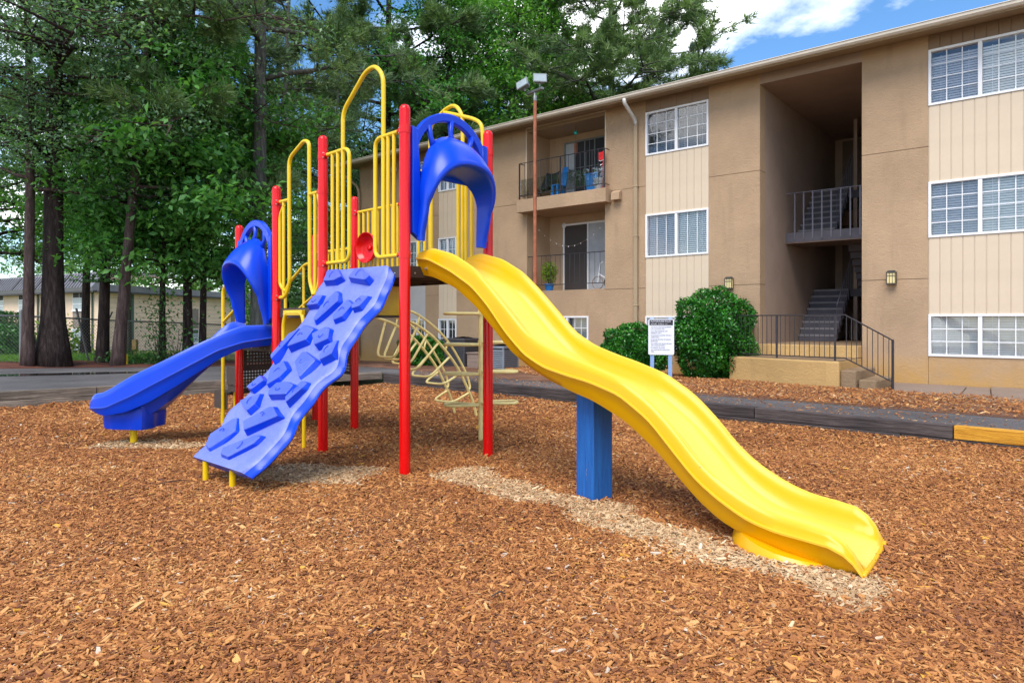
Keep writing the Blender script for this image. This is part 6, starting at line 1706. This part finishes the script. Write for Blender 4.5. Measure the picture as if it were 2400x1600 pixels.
# sun-bleached, walked-out patches
wob = .10 * np.sin(X * 7 + 1.5 * np.sin(Y * 5)) + .06 * np.sin(Y * 13 + X * 4)
dd, tt = seg_d(X, Y, (-.40, 5.50), (1.55, 3.10)); p1 = 1 - np.clip((dd + wob * .6 - (.15 - .06 * tt)) / .13, 0, 1)
d3 = np.hypot((X + 1.60) / .55, (Y - 5.42) / .36); p2 = 1 - np.clip((d3 + wob * 1.6 - .72) / .42, 0, 1)
d4 = np.hypot((X + 3.62) / .52, (Y - 6.78) / .26); p3 = 1 - np.clip((d4 + wob * 1.6 - .82) / .36, 0, 1)
pale = np.clip(np.maximum(np.maximum(p1, p2), p3), 0, 1)
pale = np.where(rng.random(n) < pale * .93, .75 + .25 * rng.random(n), np.where(rng.random(n) < .006, .6, 0.0))
# damp darker spots where many feet land
damp = np.exp(-(((X - 2.25) / .38) ** 2 + ((Y - 2.75) / .22) ** 2)); tone *= 1 - .65 * damp
tone = np.clip(tone * (1 + .22 * (smooth_noise(X * 1.3 + 3, Y * 1.9 + 1) - .5)), 0, 1)
# thinner litter on the old mulch bed between path and wall
nb = 26000
sb = rng.uniform(-2.2, 11.5, nb); fb_ = rng.uniform(0, 1, nb) ** .8
tb = np.interp(sb, [-9, .5, 6.0, 12.5, 17.6], [1, .80, .72, .62, .50]); far_p = np.array(resample(FAR, tb)); base_p = np.array(resample(BASE, tb))
pb = far_p * (1 - fb_[:, None]) + base_p * fb_[:, None]
keep = rng.random(nb) < 1.0
X = np.concatenate([X, pb[:, 0]]); Y = np.concatenate([Y, pb[:, 1]]); Z = np.concatenate([Z, pb[:, 2] + .030])
length = np.concatenate([length, np.clip(rng.lognormal(math.log(.04), .4, nb), .015, .10)])
rot = np.concatenate([rot, np.stack([rng.normal(0, .3, nb), rng.normal(0, .3, nb), rng.uniform(0, 6.28, nb)], 1)])
tone = np.concatenate([tone, np.clip(rng.beta(1.8, 3.2, nb), 0, .9)]); pale = np.concatenate([pale, np.where(rng.random(nb) < .10, .55, 0)])
# dry leaves and bits blown on to the asphalt
na = 2600
ta = rng.uniform(.52, .86, na); fa = rng.uniform(0, 1, na); pa_ = np.array(resample(NEAR, ta)) * (1 - fa[:, None]) + np.array(resample(FAR, ta)) * fa[:, None]
X = np.concatenate([X, pa_[:, 0]]); Y = np.concatenate([Y, pa_[:, 1]]); Z = np.concatenate([Z, pa_[:, 2] + .008])
length = np.concatenate([length, np.clip(rng.lognormal(math.log(.022), .5, na), .01, .06)])
rot = np.concatenate([rot, np.stack([rng.normal(0, .2, na), rng.normal(0, .2, na), rng.uniform(0, 6.28, na)], 1)])
tone = np.concatenate([tone, np.clip(rng.beta(1.6, 3.5, na), 0, .9)]); pale = np.concatenate([pale, np.where(rng.random(na) < .15, .5, 0)])
n = len(X)
me = bpy.data.meshes.new('wood_chips'); me.vertices.add(n); me.vertices.foreach_set('co', np.stack([X, Y, Z], 1).astype(np.float32).ravel())
def attr(nm, tp, key, val):
    a = me.attributes.new(nm, tp, 'POINT'); a.data.foreach_set(key, np.asarray(val, dtype=np.float32).ravel())
attr('rot', 'FLOAT_VECTOR', 'vector', rot); attr('scl', 'FLOAT', 'value', length); attr('tone', 'FLOAT', 'value', tone); attr('pale', 'FLOAT', 'value', pale)
wc = bpy.data.objects.new('wood_chips', me); COL.objects.link(wc)
tag(wc, 'loose orange brown wood chips covering the play area, bleached pale in three patches', 'wood chips', kind='stuff')
ng = bpy.data.node_groups.new('scatter_chips', 'GeometryNodeTree')
ng.interface.new_socket('Geometry', in_out='INPUT', socket_type='NodeSocketGeometry'); ng.interface.new_socket('Geometry', in_out='OUTPUT', socket_type='NodeSocketGeometry')
N = ng.nodes; L = ng.links
gi = N.new('NodeGroupInput'); go_ = N.new('NodeGroupOutput'); iop = N.new('GeometryNodeInstanceOnPoints'); ci = N.new('GeometryNodeCollectionInfo')
ci.inputs['Collection'].default_value = chipcol; ci.inputs['Separate Children'].default_value = True; ci.inputs['Reset Children'].default_value = True
iop.inputs['Pick Instance'].default_value = True
def named(nm, tp):
    a = N.new('GeometryNodeInputNamedAttribute'); a.data_type = tp; a.inputs['Name'].default_value = nm; return a.outputs[0]
L.new(gi.outputs[0], iop.inputs['Points']); L.new(ci.outputs[0], iop.inputs['Instance'])
L.new(named('rot', 'FLOAT_VECTOR'), iop.inputs['Rotation']); L.new(named('scl', 'FLOAT'), iop.inputs['Scale'])
ri = N.new('FunctionNodeRandomValue'); ri.data_type = 'INT'
for s_ in ri.inputs:
    if s_.type == 'INT' and s_.name == 'Max' and s_.enabled: s_.default_value = 4
    if s_.type == 'INT' and s_.name == 'Min' and s_.enabled: s_.default_value = 0
out_i = [s_ for s_ in ri.outputs if s_.type == 'INT'][0]
L.new(out_i, iop.inputs['Instance Index']); L.new(iop.outputs[0], go_.inputs[0])
md = wc.modifiers.new('scatter', 'NODES'); md.node_group = ng
print('chips', n)
# a few loose sticks
for i, (x, y, a, l_, lab) in enumerate(((-.06, 2.98, .5, .07, 'short grey stick on the mulch straight before the camera, right of the other'), (-.53, 2.62, .95, .07, 'dark twig on the mulch near the bottom left of the grey stick'), (-2.50, 5.05, .5, .26, 'thin twig lying by the legs of the climbing ramp'))):
    r_ = thing('stick', (x, y, .02), lab, 'stick', 'loose sticks on the mulch')
    m = MB(); d_ = Vector((math.cos(a), math.sin(a), 0)) * l_ / 2; c_ = Vector((x, y, .035)); m.tube([c_ - d_, c_ - d_ * .3 + Vector((.01, .008, .012)), c_ + d_ * .4 + Vector((-.006, .004, .012)), c_ + d_], [.0025, .004, .0035, .002], 6)
    m.build('branch', 'grey_bark' if i == 0 else 'brown_bark', r_, smooth=True)
